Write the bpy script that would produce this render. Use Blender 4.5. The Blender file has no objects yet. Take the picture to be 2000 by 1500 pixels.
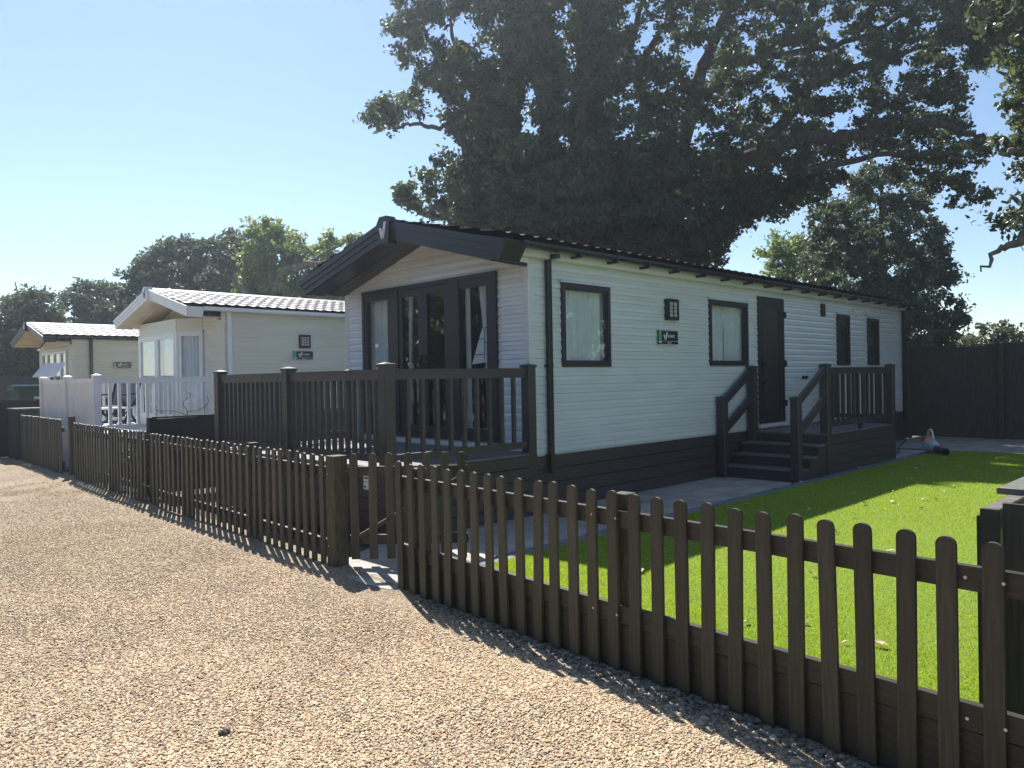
import bpy, math, random
import numpy as np
from mathutils import Vector, Matrix
random.seed(7); rng = np.random.default_rng(7)
S = bpy.context.scene; COL = S.collection

# ------------------------------------------------------------------ camera
# world axes: X runs away along the grey caravan's long side, Y along its front, Z up
AX = np.array([[0.7108, 0.0177, -0.7031], [-0.7031, -0.0077, -0.7110], [-0.0180, 0.9998, 0.0070]])
def orth(A):
    X = A[0]/np.linalg.norm(A[0]); Y = A[1]-X*(A[1]@X); Y /= np.linalg.norm(Y); return np.stack([X, Y, np.cross(X, Y)])
def camdir(px, py):
    v = np.array([(px-1000)/1484., -(py-750)/1484., -1.]); return v
_x = camdir(2500, 713); _y = camdir(-468, 766)
AX = orth(np.stack([_x, _y, np.cross(_x, _y)]))
CAM = np.array([-6.009, -5.791, 1.48])
cd = bpy.data.cameras.new('camera'); cam = bpy.data.objects.new('camera', cd); COL.objects.link(cam)
M = Matrix([list(AX[0])+[CAM[0]], list(AX[1])+[CAM[1]], list(AX[2])+[CAM[2]], [0, 0, 0, 1]])
cam.matrix_world = M
cd.sensor_width = 36; cd.lens = 1484/2000*36; cd.clip_end = 2000; cd.clip_start = .05
S.camera = cam
FWD = -AX[:, 2]
def at(px, py, depth):
    """point in the world at a given distance (m, along the view axis) for tracing tree outlines"""
    v = AX @ camdir(px, py); return CAM + v*depth

# ------------------------------------------------------------------ light
SUN = Vector((.32, .79, 1.0)).normalized()
el = math.asin(SUN.z); az = math.atan2(SUN.x, SUN.y)
w = bpy.data.worlds.new('World'); S.world = w; w.use_nodes = True
nt = w.node_tree; bg = nt.nodes['Background']
sky = nt.nodes.new('ShaderNodeTexSky'); sky.sky_type = 'NISHITA'; sky.sun_disc = False
sky.sun_elevation = el; sky.sun_rotation = az; sky.air_density = 1.0; sky.dust_density = 0.1; sky.ozone_density = 2.2
nt.links.new(sky.outputs[0], bg.inputs[0]); bg.inputs[1].default_value = 0.076
sd = bpy.data.lights.new('sun', 'SUN'); sd.energy = 4.7; sd.angle = math.radians(.53); sd.color = (1, .965, .91)
so = bpy.data.objects.new('sun', sd); COL.objects.link(so); so.rotation_euler = (-SUN).to_track_quat('-Z', 'Y').to_euler()
S.view_settings.view_transform = 'Standard'; S.view_settings.look = 'None'
S.view_settings.exposure = 1.02; S.view_settings.gamma = 1
S.cycles.max_bounces = 8; S.cycles.transparent_max_bounces = 12

# ------------------------------------------------------------------ helpers
def tag(o, label=None, cat=None, group=None, kind=None):
    if label: o['label'] = label
    if cat: o['category'] = cat
    if group: o['group'] = group
    if kind: o['kind'] = kind
    return o
def empty(name, loc, label, cat, group=None, rz=0):
    o = bpy.data.objects.new(name, None); COL.objects.link(o); o.location = loc; o.rotation_euler = (0, 0, rz)
    o.empty_display_size = .2
    return tag(o, label, cat, group)
class MB:
    def __init__(s): s.v = []; s.f = []; s.sm = []
    def add(s, vs, fs, smooth=False):
        n = len(s.v); s.v += [tuple(map(float, p)) for p in vs]; s.f += [tuple(n+i for i in f) for f in fs]; s.sm += [smooth]*len(fs); return s
    def box(s, x0, x1, y0, y1, z0, z1, c=0.0, ax=2):
        if c <= 0:
            return s.add([(x0,y0,z0),(x1,y0,z0),(x1,y1,z0),(x0,y1,z0),(x0,y0,z1),(x1,y0,z1),(x1,y1,z1),(x0,y1,z1)],
                  [(0,3,2,1),(4,5,6,7),(0,1,5,4),(1,2,6,5),(2,3,7,6),(3,0,4,7)])
        # chamfered along one axis
        lo = [x0, y0, z0]; hi = [x1, y1, z1]
        a, b = [i for i in range(3) if i != ax]
        prof = [(lo[a]+c, lo[b]), (hi[a]-c, lo[b]), (hi[a], lo[b]+c), (hi[a], hi[b]-c), (hi[a]-c, hi[b]), (lo[a]+c, hi[b]), (lo[a], hi[b]-c), (lo[a], lo[b]+c)]
        vs = []
        for e in (lo[ax], hi[ax]):
            for u, v in prof:
                p = [0, 0, 0]; p[a] = u; p[b] = v; p[ax] = e; vs.append(p)
        fs = [tuple(range(7, -1, -1)), tuple(range(8, 16))]+[(i, (i+1) % 8, 8+(i+1) % 8, 8+i) for i in range(8)]
        return s.add(vs, fs)
    def prism(s, poly, axis, a0, a1, smooth=False):
        """poly in the two remaining axes (in x,y,z order), extruded along axis"""
        n = len(poly); vs = []
        for e in (a0, a1):
            for u, v in poly:
                p = [u, v]; p.insert(axis, e); vs.append(p)
        return s.add(vs, [tuple(range(n-1, -1, -1)), tuple(range(n, 2*n))]+[(i, (i+1) % n, n+(i+1) % n, n+i) for i in range(n)], smooth)
    def beam(s, p, q, wdt, hgt, up=(0, 0, 1)):
        p = Vector(p); q = Vector(q); d = (q-p).normalized(); upv = Vector(up); sd_ = d.cross(upv).normalized(); u = sd_.cross(d).normalized()
        vs = []
        for e in (p, q):
            for a, b in ((-1,-1),(1,-1),(1,1),(-1,1)): vs.append(e+sd_*a*wdt/2+u*b*hgt/2)
        return s.add(vs, [(3,2,1,0),(4,5,6,7),(0,1,5,4),(1,2,6,5),(2,3,7,6),(3,0,4,7)])
    def tube(s, pts, rad, n=8, cap=True):
        pts = [Vector(p) for p in pts]
        if not hasattr(rad, '__len__'): rad = [rad]*len(pts)
        vs = []; pr = None
        for i, p in enumerate(pts):
            d = (pts[min(i+1, len(pts)-1)]-pts[max(i-1, 0)]).normalized()
            a = d.orthogonal().normalized() if pr is None else (pr-d*pr.dot(d)).normalized()
            pr = a; b = d.cross(a)
            for k in range(n):
                t = 2*math.pi*k/n; vs.append(p+(a*math.cos(t)+b*math.sin(t))*rad[i])
        fs = [(i*n+k, i*n+(k+1) % n, (i+1)*n+(k+1) % n, (i+1)*n+k) for i in range(len(pts)-1) for k in range(n)]
        s.add(vs, fs, True)
        if cap: s.add(vs[:n], [tuple(range(n-1, -1, -1))]); s.add(vs[-n:], [tuple(range(n))])
        return s
    def build(s, name, m, parent=None, **kw):
        me = bpy.data.meshes.new(name); me.from_pydata(s.v, [], s.f); me.update()
        me.polygons.foreach_set('use_smooth', s.sm)
        me.materials.append(m)
        o = bpy.data.objects.new(name, me); COL.objects.link(o)
        if parent: o.parent = parent
        return tag(o, **kw) if kw else o
def catmull(pts, k=4):
    P = [np.array(p, float) for p in pts]; P = [2*P[0]-P[1]]+P+[2*P[-1]-P[-2]]; out = []
    for i in range(1, len(P)-2):
        for j in range(k):
            t = j/k; a, b, c, d = P[i-1:i+3]
            out.append(.5*((2*b)+(-a+c)*t+(2*a-5*b+4*c-d)*t*t+(-a+3*b-3*c+d)*t**3))
    out.append(P[-2]); return out
def fastmesh(name, V, F, m, parent=None, col=None, smooth=False, **kw):
    me = bpy.data.meshes.new(name); nf, k = F.shape
    me.vertices.add(len(V)); me.vertices.foreach_set('co', V.astype(np.float32).ravel())
    me.loops.add(nf*k); me.loops.foreach_set('vertex_index', F.astype(np.int32).ravel())
    me.polygons.add(nf); me.polygons.foreach_set('loop_start', (np.arange(nf)*k).astype(np.int32))
    try: me.polygons.foreach_set('loop_total', np.full(nf, k, np.int32))
    except Exception: pass
    me.update(calc_edges=True); me.polygons.foreach_set('use_smooth', np.full(nf, smooth))
    if col is not None:
        a = me.attributes.new('tint', 'FLOAT', 'POINT'); a.data.foreach_set('value', col.astype(np.float32))
    me.materials.append(m); o = bpy.data.objects.new(name, me); COL.objects.link(o)
    if parent: o.parent = parent
    return tag(o, **kw) if kw else o

# ------------------------------------------------------------------ materials
def N(nt_, t, **kw):
    n = nt_.nodes.new(t)
    for k, v in kw.items():
        if isinstance(k, str) and k.startswith('i_'): n.inputs[k[2:].replace('_', ' ')].default_value = v
        else: setattr(n, k, v)
    return n
def mat(name, c1, c2=None, rough=.6, nscale=6, bump=0, bscale=40, stretch=(1, 1, 1), spec=.5, metal=0, coat=0, detail=4, coat_r=.1, vary=0):
    m = bpy.data.materials.new(name); m.use_nodes = True; t = m.node_tree; L = t.links.new; b = t.nodes['Principled BSDF']
    b.inputs['Roughness'].default_value = rough; b.inputs['Metallic'].default_value = metal
    b.inputs['Specular IOR Level'].default_value = spec; b.inputs['Coat Weight'].default_value = coat; b.inputs['Coat Roughness'].default_value = coat_r
    tc = N(t, 'ShaderNodeTexCoord'); mp = N(t, 'ShaderNodeMapping'); mp.inputs['Scale'].default_value = stretch
    L(tc.outputs['Object'], mp.inputs[0])
    if c2 is None: c2 = tuple(x*.8 for x in c1)
    n = N(t, 'ShaderNodeTexNoise'); n.inputs['Scale'].default_value = nscale; n.inputs['Detail'].default_value = detail
    L(mp.outputs[0], n.inputs[0]); r = N(t, 'ShaderNodeValToRGB'); L(n.outputs[0], r.inputs[0])
    r.color_ramp.elements[0].position = .35; r.color_ramp.elements[1].position = .65
    r.color_ramp.elements[0].color = (*c2, 1); r.color_ramp.elements[1].color = (*c1, 1)
    if vary:
        oi = N(t, 'ShaderNodeObjectInfo'); mr = N(t, 'ShaderNodeMapRange'); mr.inputs['To Min'].default_value = 1-vary; mr.inputs['To Max'].default_value = 1+vary; L(oi.outputs['Random'], mr.inputs[0])
        hv = N(t, 'ShaderNodeHueSaturation'); L(mr.outputs[0], hv.inputs['Value']); L(r.outputs[0], hv.inputs['Color']); L(hv.outputs[0], b.inputs['Base Color'])
    else: L(r.outputs[0], b.inputs['Base Color'])
    if bump:
        n2 = N(t, 'ShaderNodeTexNoise'); n2.inputs['Scale'].default_value = bscale; n2.inputs['Detail'].default_value = 3
        L(mp.outputs[0], n2.inputs[0]); bp = N(t, 'ShaderNodeBump'); bp.inputs['Strength'].default_value = 1; bp.inputs['Distance'].default_value = bump
        L(n2.outputs[0], bp.inputs['Height']); L(bp.outputs[0], b.inputs['Normal'])
    return m
M_ = {}
M_['stain'] = mat('dark_stained_timber', (.064, .060, .040), (.036, .034, .024), .52, 5, .0016, 60, (14, 14, 1.0), vary=.28)
M_['stainb'] = mat('dark_stained_board', (.046, .044, .034), (.028, .027, .021), .5, 5, .0012, 60, (1.2, 1.2, 14))
M_['post'] = mat('weathered_green_brown_post', (.085, .075, .042), (.040, .036, .020), .75, 7, .002, 50, (10, 10, 1.5))
M_['blackwood'] = mat('blackened_timber', (.022, .022, .024), (.012, .012, .014), .7, 5, .001, 50, (12, 12, 1))
M_['comp'] = mat('composite_brown_plastic', (.050, .045, .052), (.038, .034, .040), .38, 4, .0004, 60, (1, 1, 8), vary=.1)
M_['compdeck'] = mat('composite_decking', (.17, .16, .165), (.12, .112, .118), .5, 5, .001, 50, (1, 14, 1))
M_['anth'] = mat('anthracite_plastic', (.022, .022, .027), (.018, .018, .022), .4, 3, 0, 1, spec=.5)
M_['gutter'] = mat('black_gutter_plastic', (.016, .017, .019), None, .25, 3)
M_['white'] = mat('white_plastic', (.78, .79, .79), (.72, .73, .74), .3, 3)
M_['whited'] = mat('white_deck_plastic', (.76, .77, .79), (.70, .71, .73), .35, 3)
M_['clad'] = mat('pale_grey_cladding', (.70, .735, .755), (.64, .675, .695), .24, 2.2, .005, 3.0, (.5, .5, 2.5), coat=.25)
M_['cladc'] = mat('cream_cladding', (.70, .69, .57), (.65, .63, .51), .35, 2.2, .003, 3.0, (.5, .5, 2.5))
M_['cream_s'] = mat('cream_soffit', (.70, .62, .46), None, .5, 4)
M_['soffit'] = mat('anthracite_soffit', (.040, .043, .052), (.034, .036, .044), .35, 3)
M_['tiled'] = mat('dark_roof_tile', (.035, .036, .04), (.026, .027, .03), .33, 8, .001, 120)
M_['tilep'] = mat('pale_roof_tile', (.38, .35, .335), (.32, .295, .285), .5, 5, .002, 120)
M_['curtain'] = mat('sheer_curtain', (.80, .83, .85), (.74, .77, .80), .8, 3)
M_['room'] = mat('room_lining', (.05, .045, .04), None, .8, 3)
M_['sofa'] = mat('sofa_fabric', (.24, .17, .15), None, .9, 12)
M_['frost'] = mat('frosted_glass', (.55, .57, .55), None, .35, 8)
M_['green'] = mat('green_plate', (.12, .42, .20), None, .25, 5)
M_['black'] = mat('black_plastic', (.012, .012, .013), None, .3, 5)
M_['plate'] = mat('charcoal_plate', (.045, .045, .048), (.02, .02, .023), .12, 9)
M_['letter'] = mat('white_lettering', (.85, .85, .87), (.85, .85, .87), .4, 5)
M_['paper'] = mat('paper', (.85, .87, .88), (.82, .84, .86), .7, 8)
M_['paperb'] = mat('paper_print', (.12, .2, .35), None, .7, 8)
M_['steel'] = mat('zinc_screw', (.6, .6, .58), None, .35, 9, metal=.8)
M_['orange'] = mat('orange_plastic', (.75, .12, .02), None, .35, 9)
M_['blower'] = mat('pale_grey_plastic', (.62, .64, .66), None, .35, 9)
M_['brick'] = mat('edging_block', (.20, .20, .22), (.13, .13, .15), .85, 9, .002, 70)
M_['cable'] = mat('black_rubber', (.02, .02, .02), None, .5, 9)
M_['bark'] = mat('bark', (.12, .10, .085), (.055, .047, .04), .9, 4, .03, 9, (3, 3, .8))
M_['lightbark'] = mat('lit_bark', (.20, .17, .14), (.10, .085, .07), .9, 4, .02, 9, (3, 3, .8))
M_['greentub'] = mat('green_plastic', (.03, .10, .075), None, .4, 5)
M_['mesh_fab'] = mat('grey_mesh_fabric', (.22, .22, .23), None, .8, 9)
M_['sand'] = mat('orange_sand_sheet', (.60, .36, .16), (.38, .2, .08), .9, 3, .02, 6)
M_['stone'] = mat('grey_stone', (.24, .22, .19), (.12, .11, .10), .85, 11, .004, 30)
M_['darkstone'] = mat('dark_stone', (.07, .065, .07), None, .85, 11, .004, 30)
M_['dryleaf'] = mat('dry_leaf', (.60, .50, .33), (.42, .31, .17), .8, 20)
M_['redfl'] = mat('red_flower', (.45, .02, .04), None, .7, 9)
M_['oldwood'] = mat('grey_weathered_timber', (.20, .19, .165), (.085, .08, .07), .85, 6, .003, 50, (10, 1.2, 10))
M_['kerb'] = mat('pale_concrete_edging', (.30, .31, .30), (.2, .21, .2), .9, 9, .002, 60)
def glass():
    m = bpy.data.materials.new('window_glass'); m.use_nodes = True; t = m.node_tree; t.nodes.clear(); L = t.links.new
    o = N(t, 'ShaderNodeOutputMaterial'); mx = N(t, 'ShaderNodeMixShader'); g = N(t, 'ShaderNodeBsdfGlossy'); tr = N(t, 'ShaderNodeBsdfTransparent'); lw = N(t, 'ShaderNodeLayerWeight'); lw.inputs[0].default_value = .5; pw = N(t, 'ShaderNodeMath', operation='POWER'); pw.inputs[1].default_value = 3.5; fr = N(t, 'ShaderNodeMath', operation='MULTIPLY_ADD')
    L(lw.outputs['Facing'], pw.inputs[0]); L(pw.outputs[0], fr.inputs[0]); fr.inputs[1].default_value = .65; fr.inputs[2].default_value = .055; g.inputs['Roughness'].default_value = .01; g.inputs[0].default_value = (.95, .97, 1, 1); tr.inputs[0].default_value = (.96, .98, .98, 1)
    L(fr.outputs[0], mx.inputs[0]); L(tr.outputs[0], mx.inputs[1]); L(g.outputs[0], mx.inputs[2]); L(mx.outputs[0], o.inputs[0]); return m
M_['glass'] = glass()
def leafmat(name, ca, cb, trans=.45, cc=None):
    m = bpy.data.materials.new(name); m.use_nodes = True; t = m.node_tree; t.nodes.clear(); L = t.links.new
    o = N(t, 'ShaderNodeOutputMaterial'); at_ = N(t, 'ShaderNodeAttribute', attribute_name='tint'); r = N(t, 'ShaderNodeValToRGB')
    r.color_ramp.elements[0].color = (*ca, 1); r.color_ramp.elements[1].color = (*cb, 1)
    if cc: e = r.color_ramp.elements.new(.93); e.color = (*cb, 1); r.color_ramp.elements[-1].color = (*cc, 1)
    L(at_.outputs['Fac'], r.inputs[0]); d = N(t, 'ShaderNodeBsdfPrincipled'); d.inputs['Roughness'].default_value = .42; L(r.outputs[0], d.inputs['Base Color'])
    tr = N(t, 'ShaderNodeBsdfTranslucent'); hs = N(t, 'ShaderNodeHueSaturation'); hs.inputs['Hue'].default_value = .475; hs.inputs['Saturation'].default_value = 1.15; hs.inputs['Value'].default_value = 1.5
    L(r.outputs[0], hs.inputs['Color']); L(hs.outputs[0], tr.inputs[0]); mx = N(t, 'ShaderNodeMixShader'); mx.inputs[0].default_value = trans
    L(d.outputs[0], mx.inputs[1]); L(tr.outputs[0], mx.inputs[2]); L(mx.outputs[0], o.inputs[0]); return m
M_['oak'] = leafmat('oak_leaf', (.045, .066, .036), (.12, .155, .065), .34)
M_['oaky'] = leafmat('yellow_green_leaf', (.10, .165, .055), (.23, .30, .10), .42, (.31, .30, .13))
M_['darkleaf'] = leafmat('dark_leaf', (.045, .072, .045), (.13, .165, .085), .34, (.22, .23, .14))
M_['hedge'] = leafmat('hedge_leaf', (.04, .055, .02), (.10, .12, .045), .35)
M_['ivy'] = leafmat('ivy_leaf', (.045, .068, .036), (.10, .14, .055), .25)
M_['turf'] = leafmat('turf_blade', (.20, .32, .016), (.37, .51, .03), .45, (.45, .52, .10))

def gravel_mat():
    m = bpy.data.materials.new('gravel_surface'); m.use_nodes = True; t = m.node_tree; L = t.links.new; b = t.nodes['Principled BSDF']
    b.inputs['Roughness'].default_value = .85; b.inputs['Specular IOR Level'].default_value = .25
    tc = N(t, 'ShaderNodeTexCoord')
    def vor(sc):
        v = N(t, 'ShaderNodeTexVoronoi'); v.inputs['Scale'].default_value = sc; L(tc.outputs['Object'], v.inputs['Vector']); return v
    v1 = vor(72); v2 = vor(120)
    sep = N(t, 'ShaderNodeSeparateColor'); L(v1.outputs['Color'], sep.inputs[0])
    r = N(t, 'ShaderNodeValToRGB'); L(sep.outputs[0], r.inputs[0]); cr = r.color_ramp
    cr.elements[0].position = 0; cr.elements[0].color = (.21, .165, .125, 1); cr.elements[1].position = 1; cr.elements[1].color = (.62, .52, .39, 1)
    for p, c in ((.2, (.34, .27, .20)), (.45, (.42, .34, .245)), (.7, (.50, .41, .29)), (.85, (.36, .33, .30))):
        e = cr.elements.new(p); e.color = (*c, 1)
    n = N(t, 'ShaderNodeTexNoise'); n.inputs['Scale'].default_value = .9; n.inputs['Detail'].default_value = 6; n.inputs['Roughness'].default_value = .6; L(tc.outputs['Object'], n.inputs[0])
    r2 = N(t, 'ShaderNodeValToRGB'); L(n.outputs[0], r2.inputs[0]); r2.color_ramp.elements[0].position = .3; r2.color_ramp.elements[1].position = .7
    r2.color_ramp.elements[0].color = (.76, .70, .63, 1); r2.color_ramp.elements[1].color = (1.0, .945, .85, 1)
    mx = N(t, 'ShaderNodeMix', data_type='RGBA', blend_type='MULTIPLY'); mx.inputs[0].default_value = 1; L(r.outputs[0], mx.inputs[6]); L(r2.outputs[0], mx.inputs[7])
    L(mx.outputs[2], b.inputs['Base Color'])
    bp = N(t, 'ShaderNodeBump'); bp.invert = True; bp.inputs['Distance'].default_value = .012; bp.inputs['Strength'].default_value = 1; L(v1.outputs['Distance'], bp.inputs['Height'])
    bp2 = N(t, 'ShaderNodeBump'); bp2.invert = True; bp2.inputs['Distance'].default_value = .006; L(v2.outputs['Distance'], bp2.inputs['Height']); L(bp.outputs[0], bp2.inputs['Normal'])
    L(bp2.outputs[0], b.inputs['Normal']); return m
M_['gravel'] = gravel_mat()
def pebble_mat():
    m = bpy.data.materials.new('pebble'); m.use_nodes = True; t = m.node_tree; L = t.links.new; b = t.nodes['Principled BSDF']
    b.inputs['Roughness'].default_value = .7; b.inputs['Specular IOR Level'].default_value = .3
    oi = N(t, 'ShaderNodeObjectInfo'); r = N(t, 'ShaderNodeValToRGB'); L(oi.outputs['Random'], r.inputs[0]); cr = r.color_ramp; cr.interpolation = 'CONSTANT'
    cols = [(.44, .34, .23), (.56, .45, .31), (.66, .55, .40), (.50, .37, .25), (.32, .26, .20), (.60, .50, .35), (.40, .35, .30), (.53, .43, .29), (.72, .62, .48), (.44, .29, .19), (.50, .40, .27), (.24, .20, .18)]
    cr.elements[0].color = (*cols[0], 1); cr.elements[1].position = 1/12; cr.elements[1].color = (*cols[1], 1)
    for i in range(2, 12): e = cr.elements.new(i/12); e.color = (*cols[i], 1)
    ge = N(t, 'ShaderNodeNewGeometry'); n1 = N(t, 'ShaderNodeTexNoise'); n1.inputs['Scale'].default_value = .85; n1.inputs['Detail'].default_value = 6; n1.inputs['Roughness'].default_value = .62; L(ge.outputs['Position'], n1.inputs[0])
    r2 = N(t, 'ShaderNodeValToRGB'); L(n1.outputs[0], r2.inputs[0]); r2.color_ramp.elements[0].position = .33; r2.color_ramp.elements[1].position = .66; r2.color_ramp.elements[0].color = (.94, .87, .79, 1); r2.color_ramp.elements[1].color = (1.20, 1.14, 1.02, 1)
    mx = N(t, 'ShaderNodeMix', data_type='RGBA', blend_type='MULTIPLY'); mx.inputs[0].default_value = 1; L(r.outputs[0], mx.inputs[6]); L(r2.outputs[0], mx.inputs[7]); L(mx.outputs[2], b.inputs['Base Color']); return m
M_['pebble'] = pebble_mat()
def ground_mat():
    return mat('dry_soil', (.12, .10, .07), (.07, .06, .04), .95, 3, .01, 40)
M_['soil'] = ground_mat()
def slab_mat():
    m = bpy.data.materials.new('paving_slabs'); m.use_nodes = True; t = m.node_tree; L = t.links.new; b = t.nodes['Principled BSDF']
    b.inputs['Roughness'].default_value = .8; tc = N(t, 'ShaderNodeTexCoord')
    br = N(t, 'ShaderNodeTexBrick'); br.inputs['Scale'].default_value = 1; br.inputs['Brick Width'].default_value = .9; br.inputs['Row Height'].default_value = .45; br.inputs['Mortar Size'].default_value = .006
    br.inputs['Color1'].default_value = (.50, .44, .37, 1); br.inputs['Color2'].default_value = (.43, .385, .34, 1); br.inputs['Mortar'].default_value = (.12, .11, .10, 1); L(tc.outputs['Object'], br.inputs[0])
    n = N(t, 'ShaderNodeTexNoise'); n.inputs['Scale'].default_value = 2.5; n.inputs['Detail'].default_value = 8; L(tc.outputs['Object'], n.inputs[0])
    r = N(t, 'ShaderNodeValToRGB'); L(n.outputs[0], r.inputs[0]); r.color_ramp.elements[0].position = .35; r.color_ramp.elements[0].color = (.7, .7, .7, 1); r.color_ramp.elements[1].position = .65
    mx = N(t, 'ShaderNodeMix', data_type='RGBA', blend_type='MULTIPLY'); mx.inputs[0].default_value = 1; L(br.outputs[0], mx.inputs[6]); L(r.outputs[0], mx.inputs[7]); L(mx.outputs[2], b.inputs['Base Color'])
    bp = N(t, 'ShaderNodeBump'); bp.inputs['Distance'].default_value = .004; L(n.outputs[0], bp.inputs['Height']); L(bp.outputs[0], b.inputs['Normal']); return m
M_['slab'] = slab_mat()

# ------------------------------------------------------------------ setting
def flat(name, poly, z, m, **kw):
    b = MB(); b.add([(x, y, z) for x, y in poly], [tuple(range(len(poly)))]); return b.build(name, m, **kw)
flat('ground', [(-400, -400), (400, -400), (400, 400), (-400, 400)], -.07, M_['soil'], kind='structure')
def gz(x, y):
    return -.02+.006*np.sin(x*1.7+.6*y)+.005*np.sin(2.3*y-1.1*x+1)+.004*np.sin(5.1*x+3.7*y)+.003*np.sin(7.3*y-4.2*x)
def fx_right(y): return -2.78+.07*(y+1.4)
def fx_left(y): return -2.73+.04*(y+.4)
# driveway: a fine grid near the camera, reaching away to the left
def drive():
    us = np.linspace(0, 1, 130); ys = np.concatenate([np.linspace(-16, -6.5, 30)[:-1], np.linspace(-6.5, 6, 230), np.linspace(6, 60, 90)[1:]])
    Y, U = np.meshgrid(ys, us, indexing='ij')
    xr = np.where(Y < -1.45, fx_right(Y)+.10, np.where(Y < -.35, -2.62, fx_left(Y)+.12)); xr = np.where((Y > -1.45) & (Y < -.45), -2.66-.12*np.clip((-Y-.45), 0, 1), xr)
    X = -16+(xr+16)*(1-(1-U)**1.6); Z = gz(X, Y)
    Z += .012*np.exp(-((X-xr)/.35)**2)
    V = np.stack([X, Y, Z], -1).reshape(-1, 3); n, m_ = Y.shape; i = np.arange((n-1)*m_).reshape(n-1, m_)[:, :-1].ravel()
    F = np.stack([i, i+1, i+1+m_, i+m_], 1)
    fastmesh('gravel_driveway', V, F, M_['gravel'], smooth=True, kind='structure')
drive()
flat('path', [(-2.80, -1.42), (-2.60, -1.25), (9.35, -1.25), (9.35, -6), (12.9, -6), (12.9, 0.0), (0.0, 0.0), (-1.9, .1), (-2.2, -.1), (-2.66, -.36), (-2.80, -.62), (-2.88, -.85), (-2.90, -1.1), (-2.87, -1.3)][::1], .002, M_['slab'], kind='structure')
b = MB()
x = -2.45
while x < 9.0:
    b.box(x+.003, x+.197, -1.448, -1.254, .0, .028+random.uniform(0, .003), .004)
    x += .2
y = -1.65
b.build('path_edging', M_['brick'], kind='structure')
def roundpoly():
    P = [(-2.45, -1.46), (8.55, -1.46)]
    for k in range(7):
        a = math.radians(90-15*k); P.append((8.75+.6*math.cos(a), -2.06+.6*math.sin(a)))
    P += [(9.35, -7.5), (-2.72, -7.5), (-2.72, -5.5)]
    return P
flat('lawn', roundpoly()[::-1], .045, mat('turf_backing', (.15, .22, .02), (.10, .16, .015), .95, 60), kind='structure')
b = MB(); b.beam((-2.47, -1.44, .035), (-2.66, -4.6, .035), .05, .06); b.beam((-2.66, -4.6, .035), (-2.75, -7.5, .035), .05, .06)
b.build('lawn_edging', M_['kerb'], kind='structure')
def turf():
    n = 420000
    # more blades near the fence where they show larger
    u = rng.random(n); x = -2.62+12*u**1.9; y = -1.47-rng.random(n)**1.15*5.2
    ok = (x < 9.3) & ~((x > 8.75) & (y > -2.06) & ((x-8.75)**2+(y+2.06)**2 > .33)) & (x > -2.50+.06*(y+1.46)); x = x[ok]; y = y[ok]; n = len(x)
    sc = 1+.12*np.clip(x, 0, 9)
    h = rng.uniform(.012, .021, n); wd = rng.uniform(.0016, .003, n)*sc; a = rng.uniform(0, 6.28, n); lean = rng.uniform(.2, 1.1, n)*h; la = rng.uniform(0, 6.28, n)
    p = np.stack([x, y, np.full(n, .042)], -1); s_ = np.stack([np.cos(a)*wd, np.sin(a)*wd, np.zeros(n)], -1)
    tip = p+np.stack([np.cos(la)*lean, np.sin(la)*lean, h], -1)
    V = np.stack([p-s_, p+s_, tip], 1).reshape(-1, 3); F = np.arange(3*n).reshape(n, 3)
    c = np.clip(rng.normal(.45, .18, n)+.05*np.sin(x*.9+y*1.3), 0, 1)
    fastmesh('grass', V, F, M_['turf'], col=np.repeat(c, 3), kind='stuff', label='bright green artificial turf pile on the lawn', cat='grass')
turf()
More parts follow.
